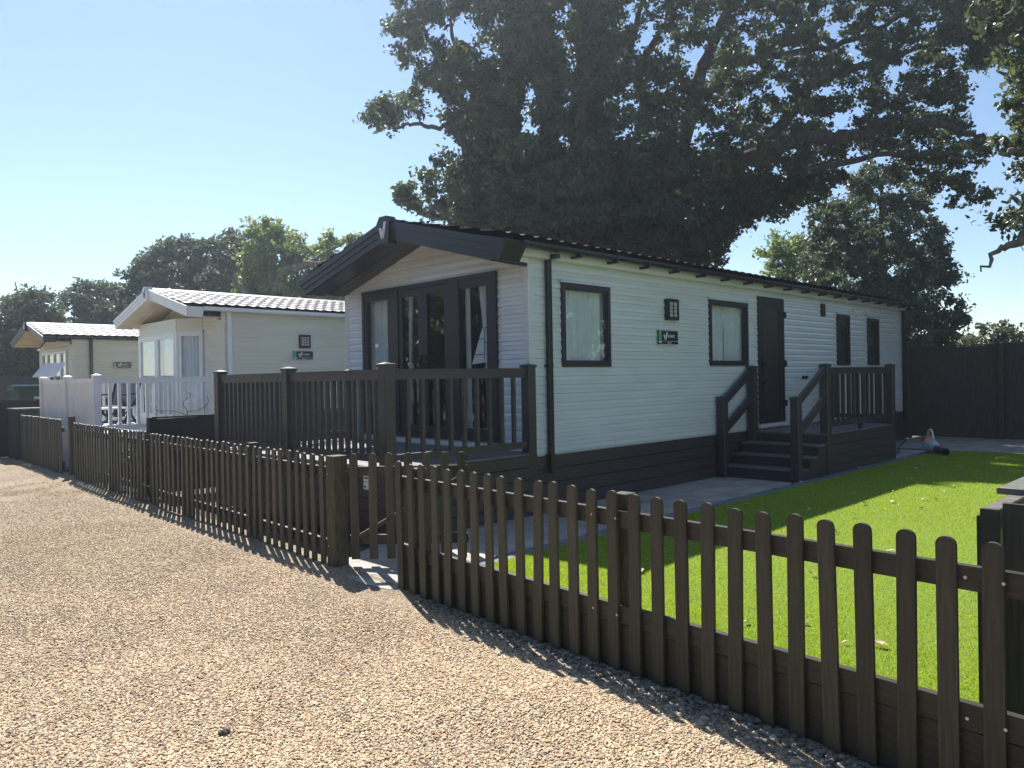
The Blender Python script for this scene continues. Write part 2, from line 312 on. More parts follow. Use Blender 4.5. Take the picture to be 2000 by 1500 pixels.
def gravel_stones():
    pts = []
    def zone(n, d0, d1):
        # spread over the part of the drive within the view
        a = rng.uniform(-.78, .62, n); d = np.sqrt(rng.uniform(d0*d0, d1*d1, n)); base = math.atan2(FWD[1], FWD[0])
        x = CAM[0]+d*np.cos(base-a); y = CAM[1]+d*np.sin(base-a); return x, y
    X = []; Y = []
    for n, d0, d1 in ((200000, 2.6, 4.6), (210000, 4.6, 6.6), (190000, 6.6, 9.5), (150000, 9.2, 14), (70000, 13, 22)):
        x, y = zone(n, d0, d1); X.append(x); Y.append(y)
    x = np.concatenate(X); y = np.concatenate(Y)
    xr = np.where(y < -1.45, fx_right(y)-.0, np.where(y < -.35, -2.80, fx_left(y)+.05))
    xr = np.where((y > -1.4) & (y < -.35), -2.90+.12*np.clip(np.abs(y+1.0)-.2, 0, 1), xr)
    ok = (x < xr); x = x[ok]; y = y[ok]
    z = gz(x, y)+rng.uniform(-.002, .006, len(x))
    V = np.stack([x, y, z], -1)
    me = bpy.data.meshes.new('gravel'); me.vertices.add(len(V)); me.vertices.foreach_set('co', V.astype(np.float32).ravel()); me.update()
    o = bpy.data.objects.new('gravel', me); COL.objects.link(o); tag(o, 'loose pale buff gravel covering the driveway', 'gravel', kind='stuff')
    g = bpy.data.node_groups.new('gravel_scatter', 'GeometryNodeTree'); g.interface.new_socket('Geometry', in_out='INPUT', socket_type='NodeSocketGeometry'); g.interface.new_socket('Geometry', in_out='OUTPUT', socket_type='NodeSocketGeometry')
    L = g.links.new; gi = N(g, 'NodeGroupInput'); go = N(g, 'NodeGroupOutput'); ico = N(g, 'GeometryNodeMeshIcoSphere'); ico.inputs['Radius'].default_value = .0067; ico.inputs['Subdivisions'].default_value = 2
    ss = N(g, 'GeometryNodeSetShadeSmooth')
    sp = N(g, 'GeometryNodeSetPosition'); nz = N(g, 'ShaderNodeTexNoise'); nz.inputs['Scale'].default_value = 95; L(ico.outputs[0], sp.inputs['Geometry'])
    sub = N(g, 'ShaderNodeVectorMath', operation='SUBTRACT'); sub.inputs[1].default_value = (.5, .5, .5); L(nz.outputs['Color'], sub.inputs[0])
    sc = N(g, 'ShaderNodeVectorMath', operation='SCALE'); sc.inputs['Scale'].default_value = .016; L(sub.outputs[0], sc.inputs[0]); L(sc.outputs[0], sp.inputs['Offset'])
    sm = N(g, 'GeometryNodeSetMaterial'); sm.inputs['Material'].default_value = M_['pebble']; L(sp.outputs[0], ss.inputs[0]); L(ss.outputs[0], sm.inputs[0])
    ip = N(g, 'GeometryNodeInstanceOnPoints'); L(gi.outputs[0], ip.inputs['Points']); L(sm.outputs[0], ip.inputs['Instance'])
    rr = N(g, 'FunctionNodeRandomValue', data_type='FLOAT_VECTOR'); rr.inputs[0].default_value = (-.3, -.3, 0); rr.inputs[1].default_value = (.3, .3, 6.28); L(rr.outputs[0], ip.inputs['Rotation'])
    rs = N(g, 'FunctionNodeRandomValue', data_type='FLOAT_VECTOR'); rs.inputs[0].default_value = (.5, .45, .25); rs.inputs[1].default_value = (1.2, 1.0, .6); rs.inputs['Seed'].default_value = 3; L(rs.outputs[0], ip.inputs['Scale'])
    L(ip.outputs[0], go.inputs[0])
    mod = o.modifiers.new('scatter', 'NODES'); mod.node_group = g
    me.materials.append(M_['pebble'])
gravel_stones()
def rock(r, seed, flat_=.6):
    R = random.Random(seed); b = MB(); n, m_ = 7, 5; vs = []; ph = [R.uniform(0, 6) for _ in range(4)]
    vs.append((0, 0, r*flat_))
    for j in range(1, m_):
        t = math.pi*j/m_
        for i in range(n):
            a = 2*math.pi*i/n; q = r*(1+.22*math.sin(2*a+ph[0])+.15*math.sin(3*a+ph[1]+j)+R.uniform(-.1, .1))
            vs.append((q*math.sin(t)*math.cos(a), q*math.sin(t)*math.sin(a)*.8, q*flat_*math.cos(t)))
    vs.append((0, 0, -r*flat_)); fs = [(0, 1+i, 1+(i+1) % n) for i in range(n)]
    for j in range(m_-2): fs += [(1+j*n+i, 1+(j+1)*n+i, 1+(j+1)*n+(i+1) % n, 1+j*n+(i+1) % n) for i in range(n)]
    k = len(vs)-1; q = 1+(m_-2)*n; fs += [(k, q+(i+1) % n, q+i) for i in range(n)]
    return b.add(vs, fs)
# larger grey stones heaped along the foot of the near fence: too many to count
def heap():
    V = []; b = MB()
    for i in range(900):
        y = random.uniform(-5.6, -1.7); t = random.random(); x = fx_right(y)-.03-abs(random.gauss(0, .10))*(1.0 if y < -2.6 else .6)
        r = random.uniform(.006, .019)*(1 if y < -2.4 else .75); rk = rock(r, i); a = random.uniform(0, 6.28); z = float(gz(x, y))+r*.35+.018*max(0, 1-(fx_right(y)-x)/.2)
        b.add([(x+p[0]*math.cos(a)-p[1]*math.sin(a), y+p[0]*math.sin(a)+p[1]*math.cos(a), z+p[2]) for p in rk.v], rk.f, False)
    b.build('stones', M_['stone'], kind='stuff', label='grey stones heaped along the foot of the near picket fence', cat='stones')
def big():
    b = MB()
    for i in range(190):
        y = random.uniform(-5.4, -2.2); x = fx_right(y)-.05-abs(random.gauss(0, .11)); r = random.uniform(.009, .021)*(1 if y < -3.2 else .75); rk = rock(r, 1000+i, .65); a = random.uniform(0, 6.28); z = float(gz(x, y))+r*.45
        b.add([(x+p[0]*math.cos(a)-p[1]*math.sin(a), y+p[0]*math.sin(a)+p[1]*math.cos(a), z+p[2]) for p in rk.v], rk.f, False)
    b.build('stones', mat('pale_stone', (.44, .40, .33), (.28, .25, .21), .85, 14, .003, 40), kind='stuff', label='larger pale stones lying in the gravel by the near fence', cat='stones')
heap(); big()
for i, (x, y, r, mm, lb) in enumerate([(-3.95, -3.98, .03, 'darkstone', 'dark grey stone lying alone on the gravel in the middle foreground'), (-4.62, -2.60, .024, 'darkstone', 'small black stone lying on the left part of the gravel drive')]):
    rk = rock(r, 50+i, .5); o = rk.build('stone', M_[mm]); o.location = (x, y, float(gz(x, y))+.012); tag(o, lb, 'stone')
# ------------------------------------------------------------------ picket fences
def picket(parent, x, y, ang, h, z0=-.01, w_=.066, th=.018, mt='stain', name='picket', rnd=True):
    b = MB(); r = w_/2; pts = [(-r, z0), (r, z0), (r, h-r*.85)]
    for k in range(1, 8): a = math.pi*k/8; pts.append((r*math.cos(a), h-r*.85+r*.85*math.sin(a)))
    pts.append((-r, h-r*.85)); b.prism([(p[0], p[1]) for p in pts], 1, -th/2, th/2)
    o = b.build(name, M_[mt], parent)
    o.location = (x, y, 0); o.rotation_euler = (random.gauss(0, .006), random.gauss(0, .009), ang+random.gauss(0, .02)) if rnd else (0, 0, ang)
    return o
def screw(parent, x, y, z, ang):
    b = MB(); n = 8; b.prism([(.006*math.cos(2*math.pi*k/n), .006*math.sin(2*math.pi*k/n)) for k in range(n)], 1, -.002, .003)
    o = b.build('screw', M_['steel'], parent); o.location = (x, y, z); o.rotation_euler = (0, 0, ang); return o
def post(parent, x, y, h, s=.06, mt='post', ang=0, name='post'):
    b = MB(); b.box(-s, s, -s, s, -.1, h, .006); b.add([(-s+.004, -s+.004, h), (s-.004, -s+.004, h), (s-.004, s-.004, h), (-s+.004, s-.004, h), (0, 0, h+.004)], [(0,1,4),(1,2,4),(2,3,4),(3,0,4)])
    o = b.build(name, M_[mt], parent); o.location = (x, y, 0); o.rotation_euler = (0, 0, ang); return o
def fence_run(name, label, fx, y0, y1, step, h, rails, posts, boards=(), group='dark picket fences along the gravel drive', lightp=0):
    """pickets face the drive (-X); rails and posts stand behind"""
    ang = math.pi/2-math.atan(fx(1)-fx(0)); base = empty(name, (fx(y0), y0, 0), label, 'fence', group)
    ox, oy = fx(y0), y0
    n = int(round((y1-y0)/step)); 
    for k in range(n+1):
        y = y0+k*step; picket(base, fx(y)-ox-.012, y-oy+random.gauss(0, .003), ang, h+random.gauss(0, .004))
    for z0, z1 in rails:
        b = MB(); b.beam((fx(y0-.03)-ox+.018, -.03, (z0+z1)/2), (fx(y1+.03)-ox+.018, y1-oy+.03, (z0+z1)/2), .034, z1-z0); b.build('rail', M_['stainb'], base)
    for z0, z1 in boards:
        b = MB(); b.beam((fx(y0-.02)-ox+.022, -.02, (z0+z1)/2), (fx(y1+.02)-ox+.022, y1-oy+.02, (z0+z1)/2), .025, z1-z0); b.build('gravel_board', M_['stainb'], base)
    for y, hh in posts: post(base, fx(y)-ox+.075, y-oy, hh, .045)
    return base, ox, oy, ang
f, ox, oy, ang = fence_run('picket_fence', 'dark brown picket fence in the right foreground before the green lawn', fx_right, -7.1, -1.388+.0, .1428, .902, [(.715, .80), (.225, .318)], [(-1.50, .86), (-3.40, .88), (-6.9, .86)], [(-.05, .218)])
for y in (-3.256, -3.42, -5.136, -5.02, -5.27):
    for z in (.765, .275): screw(f, fx_right(y)-ox-.024, y-oy, z, ang)
fence_run('picket_fence', 'dark picket fence directly in front of the brown deck, left of the gate', fx_left, -.239, 4.045, .1477, .886, [(.71, .785), (.11, .19)], [(1.30, .90), (3.05, .86)])
fence_run('picket_fence', 'dark picket fence before the white deck, with green weeds growing behind it', fx_left, 4.36, 7.95, .1477, .895, [(.71, .785), (.13, .2)], [(4.3, .86), (6.1, .88), (8.0, .86)])
fence_run('picket_fence', 'dark picket fence panel beyond the white deck corner, second from the left edge', fx_left, 8.86, 13.1, .13, .925, [(.71, .785), (.13, .2)], [(8.5, .98), (10.9, .9), (13.15, .9)])
fence_run('picket_fence', 'farthest dark picket fence panel at the left edge of the photo', fx_left, 13.55, 20.5, .13, .925, [(.71, .785), (.13, .2)], [(13.5, .9), (17, .9)])
g = empty('gate_post', (fx_left(-.4)+.02, -.42, 0), 'thick square mossy gate post at the near end of the left picket fence', 'post')
post(g, 0, 0, .885, .064)
for z in (.74, .16): screw(g, -.066, .03, z, math.pi/2)
# gate: hinged on the left post, standing open inwards
GX, GY = -2.66, -.52; ga = math.atan2(-.62, .62)
gate = empty('gate', (GX, GY, 0), 'narrow dark picket gate standing half open between the two fences', 'gate', None, ga)
for k in range(7):
    o = picket(gate, .05+k*.143, -.012, 0, .905+.0*k, .055)
for z in (.72, .17):
    b = MB(); b.box(.0, .95, .0, .03, z, z+.075); b.build('rail', M_['stainb'], gate)
b = MB(); b.beam((.05, .015, .22), (.9, .015, .70), .03, .07, (0, -1, 0)); b.build('brace', M_['stainb'], gate)
b = MB(); b.box(-.03, .22, -.005, 0, .75, .775); b.build('hinge', M_['black'], gate)
b = MB(); b.box(.86, .93, .03, .04, .62, .66); b.build('latch', M_['black'], gate)
# ------------------------------------------------------------------ static caravans
def clad(parent, name, axis, fixed, out, spans, m, period=.1, depth=.014):
    """horizontal weatherboard: spans = [(a0,a1,z0,z1)], outward sign 'out' along the other axis"""
    b = MB()
    for a0, a1, z0, z1 in spans:
        lv = [(z0, 0)]; k = math.floor(z0/period)
        while k*period < z1:
            zz = k*period
            for dz, dd in ((.0, 0), (.004, depth), (.045, depth*.85), (.052, depth*.35), (.058, depth*.75), (.088, depth*.25), (.0985, 0)):
                if z0+.001 < zz+dz < z1-.001: lv.append((zz+dz, dd))
            k += 1
        lv.append((z1, 0)); vs = []
        for z, dd in lv:
            for a in (a0, a1): vs.append((a, fixed+out*dd, z) if axis == 0 else (fixed+out*dd, a, z))
        n = len(lv)-1
        fs = [(2*i, 2*i+1, 2*i+3, 2*i+2) for i in range(n)]
        if (out > 0) == (axis == 0): fs = [f_[::-1] for f_ in fs]
        b.add(vs, fs)
    return b.build(name, m, parent)
def rects(a0, a1, z0, z1, holes):
    xs = sorted({a0, a1, *[h[0] for h in holes], *[h[1] for h in holes]}); out = []
    for u, v in zip(xs[:-1], xs[1:]):
        hs = sorted([(h[2], h[3]) for h in holes if h[0] <= u+1e-6 and h[1] >= v-1e-6]); z = z0
        for a, c in hs:
            if a > z: out.append((u, v, z, a))
            z = c
        if z < z1: out.append((u, v, z, z1))
    return out
def frame_rect(b, a0, a1, z0, z1, t, n0, n1, axis):
    """window frame ring; n0..n1 = range along the normal"""
    def bx(p0, p1, q0, q1):
        if axis == 0: b.box(p0, p1, n0, n1, q0, q1)
        else: b.box(n0, n1, p0, p1, q0, q1)
    bx(a0, a1, z1-t, z1); bx(a0, a1, z0, z0+t); bx(a0, a0+t, z0+t, z1-t); bx(a1-t, a1, z0+t, z1-t)
def pane(parent, a0, a1, z0, z1, n, axis, m='glass', name='pane'):
    b = MB()
    if axis == 0: b.box(a0, a1, n, n+.006, z0, z1)
    else: b.box(n, n+.006, a0, a1, z0, z1)
    return b.build(name, M_[m], parent)
def curtain(parent, a0, a1, z0, z1, n, axis, amp=.02, freq=26, taper=0, sweep=None, seed=0):
    R = random.Random(seed); nx = 60; nz = 8; V = []
    ph = R.uniform(0, 6); ph2 = R.uniform(0, 6)
    for j in range(nz+1):
        z = z0+(z1-z0)*j/nz; t = 1-j/nz
        aa, bb = a0, a1
        if sweep: # (edge, amount): gather towards one side lower down
            e, am = sweep; g_ = am*math.sin(min(1, t*1.3)*math.pi/2)
            if e > 0: aa = a0+(a1-a0)*g_
            else: bb = a1-(a1-a0)*g_
        for i in range(nx+1):
            u = i/nx; a = aa+(bb-aa)*u; q = freq*u*(a1-a0); d = amp*1.5*(math.sin(q*2.2+ph+.6*math.sin(q*.7+ph2))+.45*math.sin(q*4.9+ph2+t))
            V.append((a, n+d, z) if axis == 0 else (n+d, a, z))
    F = [(j*(nx+1)+i, j*(nx+1)+i+1, (j+1)*(nx+1)+i+1, (j+1)*(nx+1)+i) for j in range(nz) for i in range(nx)]
    return MB().add(V, F, True).build('curtain', M_['curtain'], parent)
def side_window(van, x0, x1, z0, z1, t=.055, fm='anth', curt=True, dark=False, seed=1, gap=0):
    b = MB(); frame_rect(b, x0, x1, z0, z1, t, -.035, .03, 0)
    frame_rect(b, x0+t, x1-t, z0+t, z1-t, .018, -.022, .03, 0)
    f_ = b.build('window', M_[fm], van); tt = t+.018
    pane(f_, x0+tt, x1-tt, z0+tt, z1-tt, -.008, 0)
    b = MB(); b.box(x0-.03, x1+.03, -.05, -.009, z1+.004, z1+.022); b.add([(x0-.03, -.05, z1+.022), (x1+.03, -.05, z1+.022), (x1+.03, -.010, z1+.04), (x0-.03, -.010, z1+.04)], [(0, 1, 2, 3)]); b.build('drip_strip', M_['clad' if fm == 'anth' else 'cladc'], f_)
    if curt:
        if gap:
            mid = x0+(x1-x0)*gap; curtain(f_, x0+.02, mid+.0, z0, z1-.02, .07, 0, .012, 30, seed=seed, sweep=(-1, .06)); curtain(f_, mid+.005, x1-.02, z0, z1-.02, .085, 0, .012, 30, seed=seed+4, sweep=(1, .05))
        else: curtain(f_, x0+.02, x1-.02, z0, z1-.02, .07, 0, .014, 24, seed=seed)
    if dark: 
        b = MB(); b.box(x0+t, x1-t, .05, .055, z0+t, z1-t); b.build('dark_backing', M_['room'], f_)  # dark sheet behind the pane, so the room shows as dark
    return f_
def roof(van, L, W, ze, zr, ov, xf, m, mf, rows=6, wave=.19, amp=.018):
    """two slopes of interlocking metal tile sheets"""
    for sgn, y_e in ((-1, -ov), (1, W+ov)):
        nx = int((L-xf)/wave*7); V = []; yc = W/2; half = abs(yc-y_e)
        levels = []
        for r_ in range(rows):
            levels += [(r_/rows, .034), ((r_+.5)/rows, .019), ((r_+.975)/rows, .004)]
        levels.append((1, 0))
        for t, st in levels:
            for i in range(nx+1):
                x_ = xf+(L-xf)*i/nx; ph = 2*math.pi*x_/wave; wv = amp*math.sin(ph)+amp*.25*math.sin(2*ph+.8)
                V.append((x_, y_e+(yc-y_e)*t, ze+(zr-ze)*t+st+wv+.02))
        k = nx+1; V = np.array(V); nl = len(levels); i = np.arange((nl-1)*k).reshape(nl-1, k)[:, :-1].ravel(); F = np.stack([i, i+1, i+1+k, i+k], 1)
        if sgn > 0: F = F[:, ::-1]
        fastmesh('roof_slope', V, F, m, van, smooth=True)
    b = MB(); b.prism([(W/2-.11, zr+.012), (W/2-.05, zr+.05), (W/2, zr+.062), (W/2+.05, zr+.05), (W/2+.11, zr+.012)], 0, xf-.02, L); b.build('ridge_cap', mf, van)
    # roof body under the tiles, closing the eaves
    b = MB(); zl = ze-.05
    b.prism([(-ov+.02, zl), (W/2, zr-.05), (W+ov-.02, zl), (W+ov-.02, ze-.012), (W/2, zr-.012), (-ov+.02, ze-.012)], 0, xf+.03, L-.02); b.build('roof_deck', mf, van)
def text(parent, s, size, loc, rot, m='letter', depth=.002, sx=1):
    cu = bpy.data.curves.new('lettering', 'FONT'); cu.body = s; cu.size = size; cu.extrude = depth/2; cu.align_x = 'LEFT'; tmp = bpy.data.objects.new('t', cu); COL.objects.link(tmp)
    dg = bpy.context.evaluated_depsgraph_get(); me = bpy.data.meshes.new_from_object(tmp.evaluated_get(dg)); bpy.data.objects.remove(tmp)
    me.name = 'lettering'; me.materials.clear(); me.materials.append(M_[m]); o = bpy.data.objects.new('lettering', me); COL.objects.link(o); o.parent = parent; o.location = loc; o.rotation_euler = rot; o.scale = (sx, 1, 1); return o
def emblem(parent, s, f, m='letter', d=.003):
    """W made of slanting bars; f maps (u,v) in 0..1 to a point, and returns offset point for depth"""
    b = MB()
    for poly in ([(0, .68), (.12, .68), (.42, 0), (.30, 0)], [(.17, .68), (.31, .68), (.50, .24), (.44, .10)], [(.52, 0), (.64, 0), (1.0, 1.0), (.88, 1.0)][::1], [(.47, .42), (.54, .28), (.84, 1.0), (.70, 1.0)]):
        n = len(poly); vs = [f(u, v, 0) for u, v in poly]+[f(u, v, d) for u, v in poly]
        b.add(vs, [tuple(range(n)), tuple(range(2*n-1, n-1, -1))]+[(i, (i+1) % n, n+(i+1) % n, n+i) for i in range(n)])
    return b.build('emblem', M_[m], parent)
def nameplate(van, x0, x1, z0, z1, model):
    yb = -.03; b = MB(); b.box(x0, x1, yb-.006, yb, z0, z1); p = b.build('nameplate', M_['plate'], van)
    W_ = x1-x0; H_ = z1-z0
    b = MB(); b.box(x0+.004, x0+W_*.155, yb-.009, yb-.0065, z0+H_*.22, z1-.004); b.build('green_band', M_['green'], p)
    b = MB(); b.box(x0+.004, x0+W_*.155, yb-.009, yb-.0065, z0+H_*.09, z0+H_*.2); b.build('white_band', M_['letter'], p)
    b = MB(); b.box(x0+W_*.17, x1-.004, yb-.0085, yb-.0065, z0+H_*.215, z0+H_*.235); b.box(x0, x1, yb-.008, yb-.006, z0-.006, z0-.001); b.box(x0, x1, yb-.008, yb-.006, z1+.001, z1+.005); b.build('trim_line', M_['letter'], p)
    emblem(p, 1, lambda u, v, d: (x0+W_*(.25+.22*u), yb-.0065-d, z0+H_*(.32+.56*v)))
    text(p, 'ILLERBY', H_*.30, (x0+W_*.47, yb-.0075, z0+H_*.50), (math.pi/2, 0, 0), sx=.9)
    text(p, model, H_*.14, (x0+W_*.45, yb-.0075, z0+H_*.06), (math.pi/2, 0, 0))
    b = MB(); 
    for xx in (x0+.012, x1-.012):
        for zz in (z0+.012, z1-.012): b.box(xx-.007, xx+.007, yb-.014, .0, zz-.007, zz+.007)
    b.build('fixing', M_['black'], p); return p
def wall_light(van, x0, x1, z0, z1, cols=2):
    b = MB(); b.box(x0, x1, -.08, -.002, z1-.045, z1); b.box(x0, x1, -.08, -.002, z0, z0+.045); t = .03
    b.box(x0, x0+t, -.08, -.002, z0+.045, z1-.045); b.box(x1-t, x1, -.08, -.002, z0+.045, z1-.045)
    l = b.build('wall_light', M_['black'], van)
    b = MB(); b.box(x0+t*.6, x1-t*.6, -.068, -.06, z0+.04, z1-.04); b.build('diffuser', M_['frost'], l)
    b = MB()
    for k in range(1, cols): xx = x0+t+(x1-x0-2*t)*k/cols; b.box(xx-.004, xx+.004, -.078, -.069, z0+.045, z1-.045)
    for k in range(1, 4): zz = z0+.045+(z1-z0-.09)*k/4; b.box(x0+t, x1-t, -.0775, -.0695, zz-.004, zz+.004)
    b.build('grille', M_['black'], l); return l
def fascia(van, W, xf, y_t, z_t, z_ap, zb_t, zb_ap, yb_t, m, soff, th=.05, cap=.13, logo=None, zs=(0, 0)):
    c = W/2
    for s_ in (-1, 1):
        def Y(y): return y if s_ < 0 else W-y
        def quad(ins, x0, x1, f0, f1):
            # strip between fractions f0..f1 of the board height (0 top, 1 bottom), from apex to tip
            def P(fr): return [(Y(c-.001), z_ap+(zb_ap-z_ap)*fr), (Y(y_t+(yb_t-y_t)*fr), z_t+(zb_t-z_t)*fr)]
            a, b_ = P(f0), P(f1); return [a[0], a[1], b_[1], b_[0]]
        b = MB(); b.prism(quad(0, 0, 0, 0, .33), 0, xf, xf+th); b.prism(quad(0, 0, 0, .334, .66), 0, xf+.012, xf+th); b.prism(quad(0, 0, 0, .664, 1), 0, xf+.024, xf+th)
        # return of the tip along the side
        b.prism([(Y(y_t), z_t), (Y(yb_t), zb_t), (Y(yb_t+.03), zb_t), (Y(y_t+.03), z_t)], 0, xf+th+.001, xf+.32)
        b.build('fascia', m, van)
        # soffit plane, lined in boards running along the slope
        b = MB(); n = 6
        for k in range(n):
            x0 = xf+th+(0-xf-th)*k/n; x1 = xf+th+(0-xf-th)*(k+1)/n-.006
            ye = yb_t+.02 if k < 3 else .0
            b.prism([(Y(c), zb_ap), (Y(ye), zb_t), (Y(ye), zb_t+.02), (Y(c), zb_ap+.02)], 0, x0, x1)
        b.prism([(Y(c), zb_ap+.012), (Y(.0), zb_t+.012), (Y(.0), zb_t+.03), (Y(c), zb_ap+.03)], 0, xf+th, -.002)
        b.build('soffit', soff, van)
    b = MB(); b.prism([(c-cap, z_ap-.045), (c-cap*.55, z_ap+.035), (c+cap*.55, z_ap+.035), (c+cap, z_ap-.045), (c+cap*.8, zb_ap-.06), (c-cap*.8, zb_ap-.06)], 0, xf-.03, xf+th+.05)
    a = b.build('apex_cap', m, van)
    emblem(a, 1, lambda u, v, d: (xf-.031-d, c+.075-.15*u, zb_ap-.0+.20*v), logo or 'letter')
def build_van(loc, L, W, label, group, sp):
    van = empty('static_caravan', loc, label, 'caravan', group)
    cm = sp['clad']; zb, ze = .61, sp['ze']; gap_b = sp['gap_b']; gap_a = sp['gap_a']
    # outer walls
    clad(van, 'side_wall', 0, 0, -1, rects(.0, L, zb, ze, sp['side_holes']), cm, sp.get('per', .1))
    clad(van, 'side_wall', 0, W, 1, [(0, L, zb, ze)], cm, sp.get('per', .1))
    fr = rects(0, W, zb, gap_b, sp['front_holes'])
    o = clad(van, 'front_wall', 1, 0, -1, fr, cm, sp.get('per', .1))
    b = MB(); b.prism([(0, gap_b), (W, gap_b), (W/2, gap_a)], 0, .0, .01)
    lv = []; k = 0; z = gap_b
    while z < gap_a-.02:
        for dz, dd in ((.0, .001), (.004, .014), (.045, .012), (.052, .005), (.058, .0105), (.088, .0035), (.0985, .001)):
            if z+dz < gap_a-.004: lv.append((z+dz, dd))
        z += .1
    vs = []
    for z, dd in lv:
        hw = (1-(z-gap_b)/(gap_a-gap_b))*W/2; vs += [(-dd, W/2-hw, z), (-dd, W/2+hw, z)]
    b.add(vs, [(2*i, 2*i+2, 2*i+3, 2*i+1) for i in range(len(lv)-1)])
    b.build('gable', cm, van)
    b = MB(); b.box(L-.01, L, 0, W, zb, ze); b.prism([(0, ze), (W, ze), (W/2, gap_a+.1)], 0, L-.01, L); b.build('rear_wall', cm, van)
    for x, y in ((0, 0), (0, W), (L, 0)):
        b = MB(); sx = -1 if x == 0 else 1; sy = -1 if y == 0 else 1
        b.box(min(x+sx*.016, x-sx*.07), max(x+sx*.016, x-sx*.07), min(y+sy*.016, y-sy*.07), max(y+sy*.016, y-sy*.07), zb-.004, ze-.001 if x else gap_b, .010); b.build('corner_trim', cm, van)
    return van
# ---- grey caravan (nearest)
W1, L1 = 3.65, 11.75
wins = [(.515, 1.405, 1.608, 2.571), (3.712, 4.833, 1.619, 2.571), (8.195, 8.78, 1.627, 2.568), (9.684, 10.279, 1.627, 2.556)]
door = (5.162, 6.025, .70, 2.707)
van = build_van((0, 0, 0), L1, W1, 'pale grey static caravan with anthracite fascia, nearest, beside the lawn', 'static caravans in a row',
    dict(clad=M_['clad'], ze=2.90, gap_b=2.745, gap_a=3.215, side_holes=wins+[door], front_holes=[(.484, 3.19, .757, 2.715)]))
fascia(van, W1, -.60, -.27, 2.895, 3.435, 2.705, 3.20, -.14, M_['anth'], M_['soffit'])
roof(van, L1+.12, W1, 2.955, 3.40, .16, -.55, M_['tiled'], M_['tiled'], 6, .21, .009)
b = MB(); b.box(-.27, L1, -.10, -.019, 2.80, 2.90); b.box(-.27, -.003, -.018, .25, 2.745, 2.90); b.build('eave_board', M_['clad'], van)
b = MB(); b.prism([(-.245, 2.90), (-.235, 2.868), (-.19, 2.862), (-.15, 2.875), (-.14, 2.93), (-.245, 2.93)], 0, -.30, L1+.1); b.build('gutter', M_['gutter'], van)
x = .62
while x < L1:
    b = MB(); b.box(x-.02, x+.02, -.20, -.0, 2.835, 2.862); b.box(x-.014, x+.014, -.252, -.2, 2.835, 2.935); b.build('gutter_bracket', M_['gutter'], van); x += .66
for x in (.275, L1-.08):
    b = MB(); b.box(x-.032, x+.032, -.075, -.014, .42, 2.865, .008); b.box(x-.03, x+.03, -.2, -.02, 2.80, 2.85)
    dp = b.build('downpipe', M_['gutter'], van)
    for z in (.62, 1.62): b = MB(); b.box(x-.06, x+.06, -.05, -.012, z-.012, z+.012); b.build('pipe_clip', M_['gutter'], dp)
sd_ = [5, 9, 2, 3]
for i, wn in enumerate(wins): side_window(van, *wn, curt=i < 2, dark=i >= 2, seed=sd_[i], gap=.5 if i == 1 else 0)
# side door
x0, x1, z0, z1 = door; b = MB(); frame_rect(b, x0, x1, z0, z1, .05, -.04, .02, 0); fr = b.build('door', M_['anth'], van)
b = MB(); frame_rect(b, x0+.05, x1-.05, z0+.05, z1-.05, .10, -.03, .015, 0); b.box(x0+.15, x1-.15, -.024, .01, z0+.15, z0+.22); b.build('door_leaf', M_['anth'], fr)
b = MB(); b.box(x0+.15, x1-.15, -.016, -.006, z0+.22, z1-.15); b.build('door_panel', mat('obscured_glass_panel', (.045, .040, .040), (.03, .027, .028), .3, 14, .001, 60), fr)
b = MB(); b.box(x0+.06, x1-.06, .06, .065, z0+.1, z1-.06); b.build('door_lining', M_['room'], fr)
b = MB(); b.box(x0+.075, x0+.11, -.045, -.03, 1.50, 1.75); b.beam((x0+.09, -.065, 1.65), (x0+.21, -.065, 1.65), .018, .022); b.box(x0+.08, x0+.10, -.065, -.04, 1.64, 1.66); b.build('handle', M_['black'], fr)
b = MB(); b.tube([(x0+.13, -.03, 1.35), (x0+.13, -.055, 1.35)], .03, 12); b.build('knob', M_['black'], fr)
for z in (1.0, 1.65, 2.45): b = MB(); b.box(x1-.02, x1+.045, -.06, -.03, z-.05, z+.05); b.build('hinge', M_['black'], fr)
b = MB(); b.box(x0-.03, x1+.03, -.05, -.009, z1+.004, z1+.024); b.build('drip_strip', M_['clad'], fr)
b = MB(); b.box(x0-.03, x1+.05, -.06, -.008, .64, .695); b.build('threshold', M_['white'], fr)
wall_light(van, 2.60, 2.845, 2.228, 2.512); nameplate(van, 2.41, 2.872, 1.905, 2.085, 'MANOR')
b = MB(); b.box(7.51, 7.68, -.03, -.005, 2.50, 2.73); 
for k in range(5): b.box(7.52, 7.67, -.04, -.03, 2.53+k*.04, 2.545+k*.04)
b.build('vent', M_['black'], van)
b = MB(); b.box(6.72, 6.92, -.03, -.005, 1.39, 1.44); b.build('vent', M_['black'], van)
b = MB(); b.box(9.0, 9.55, -.025, -.005, 2.60, 2.70); b.tube([(9.2, -.02, 2.66), (9.2, -.09, 2.66)], .05, 14); b.tube([(9.45, -.02, 2.66), (9.45, -.12, 2.65)], .035, 12); b.build('flue', M_['white'], van)
b = MB(); b.box(11.2, 11.35, -.03, -.01, .625, .655); b.build('reflector', M_['orange'], van)
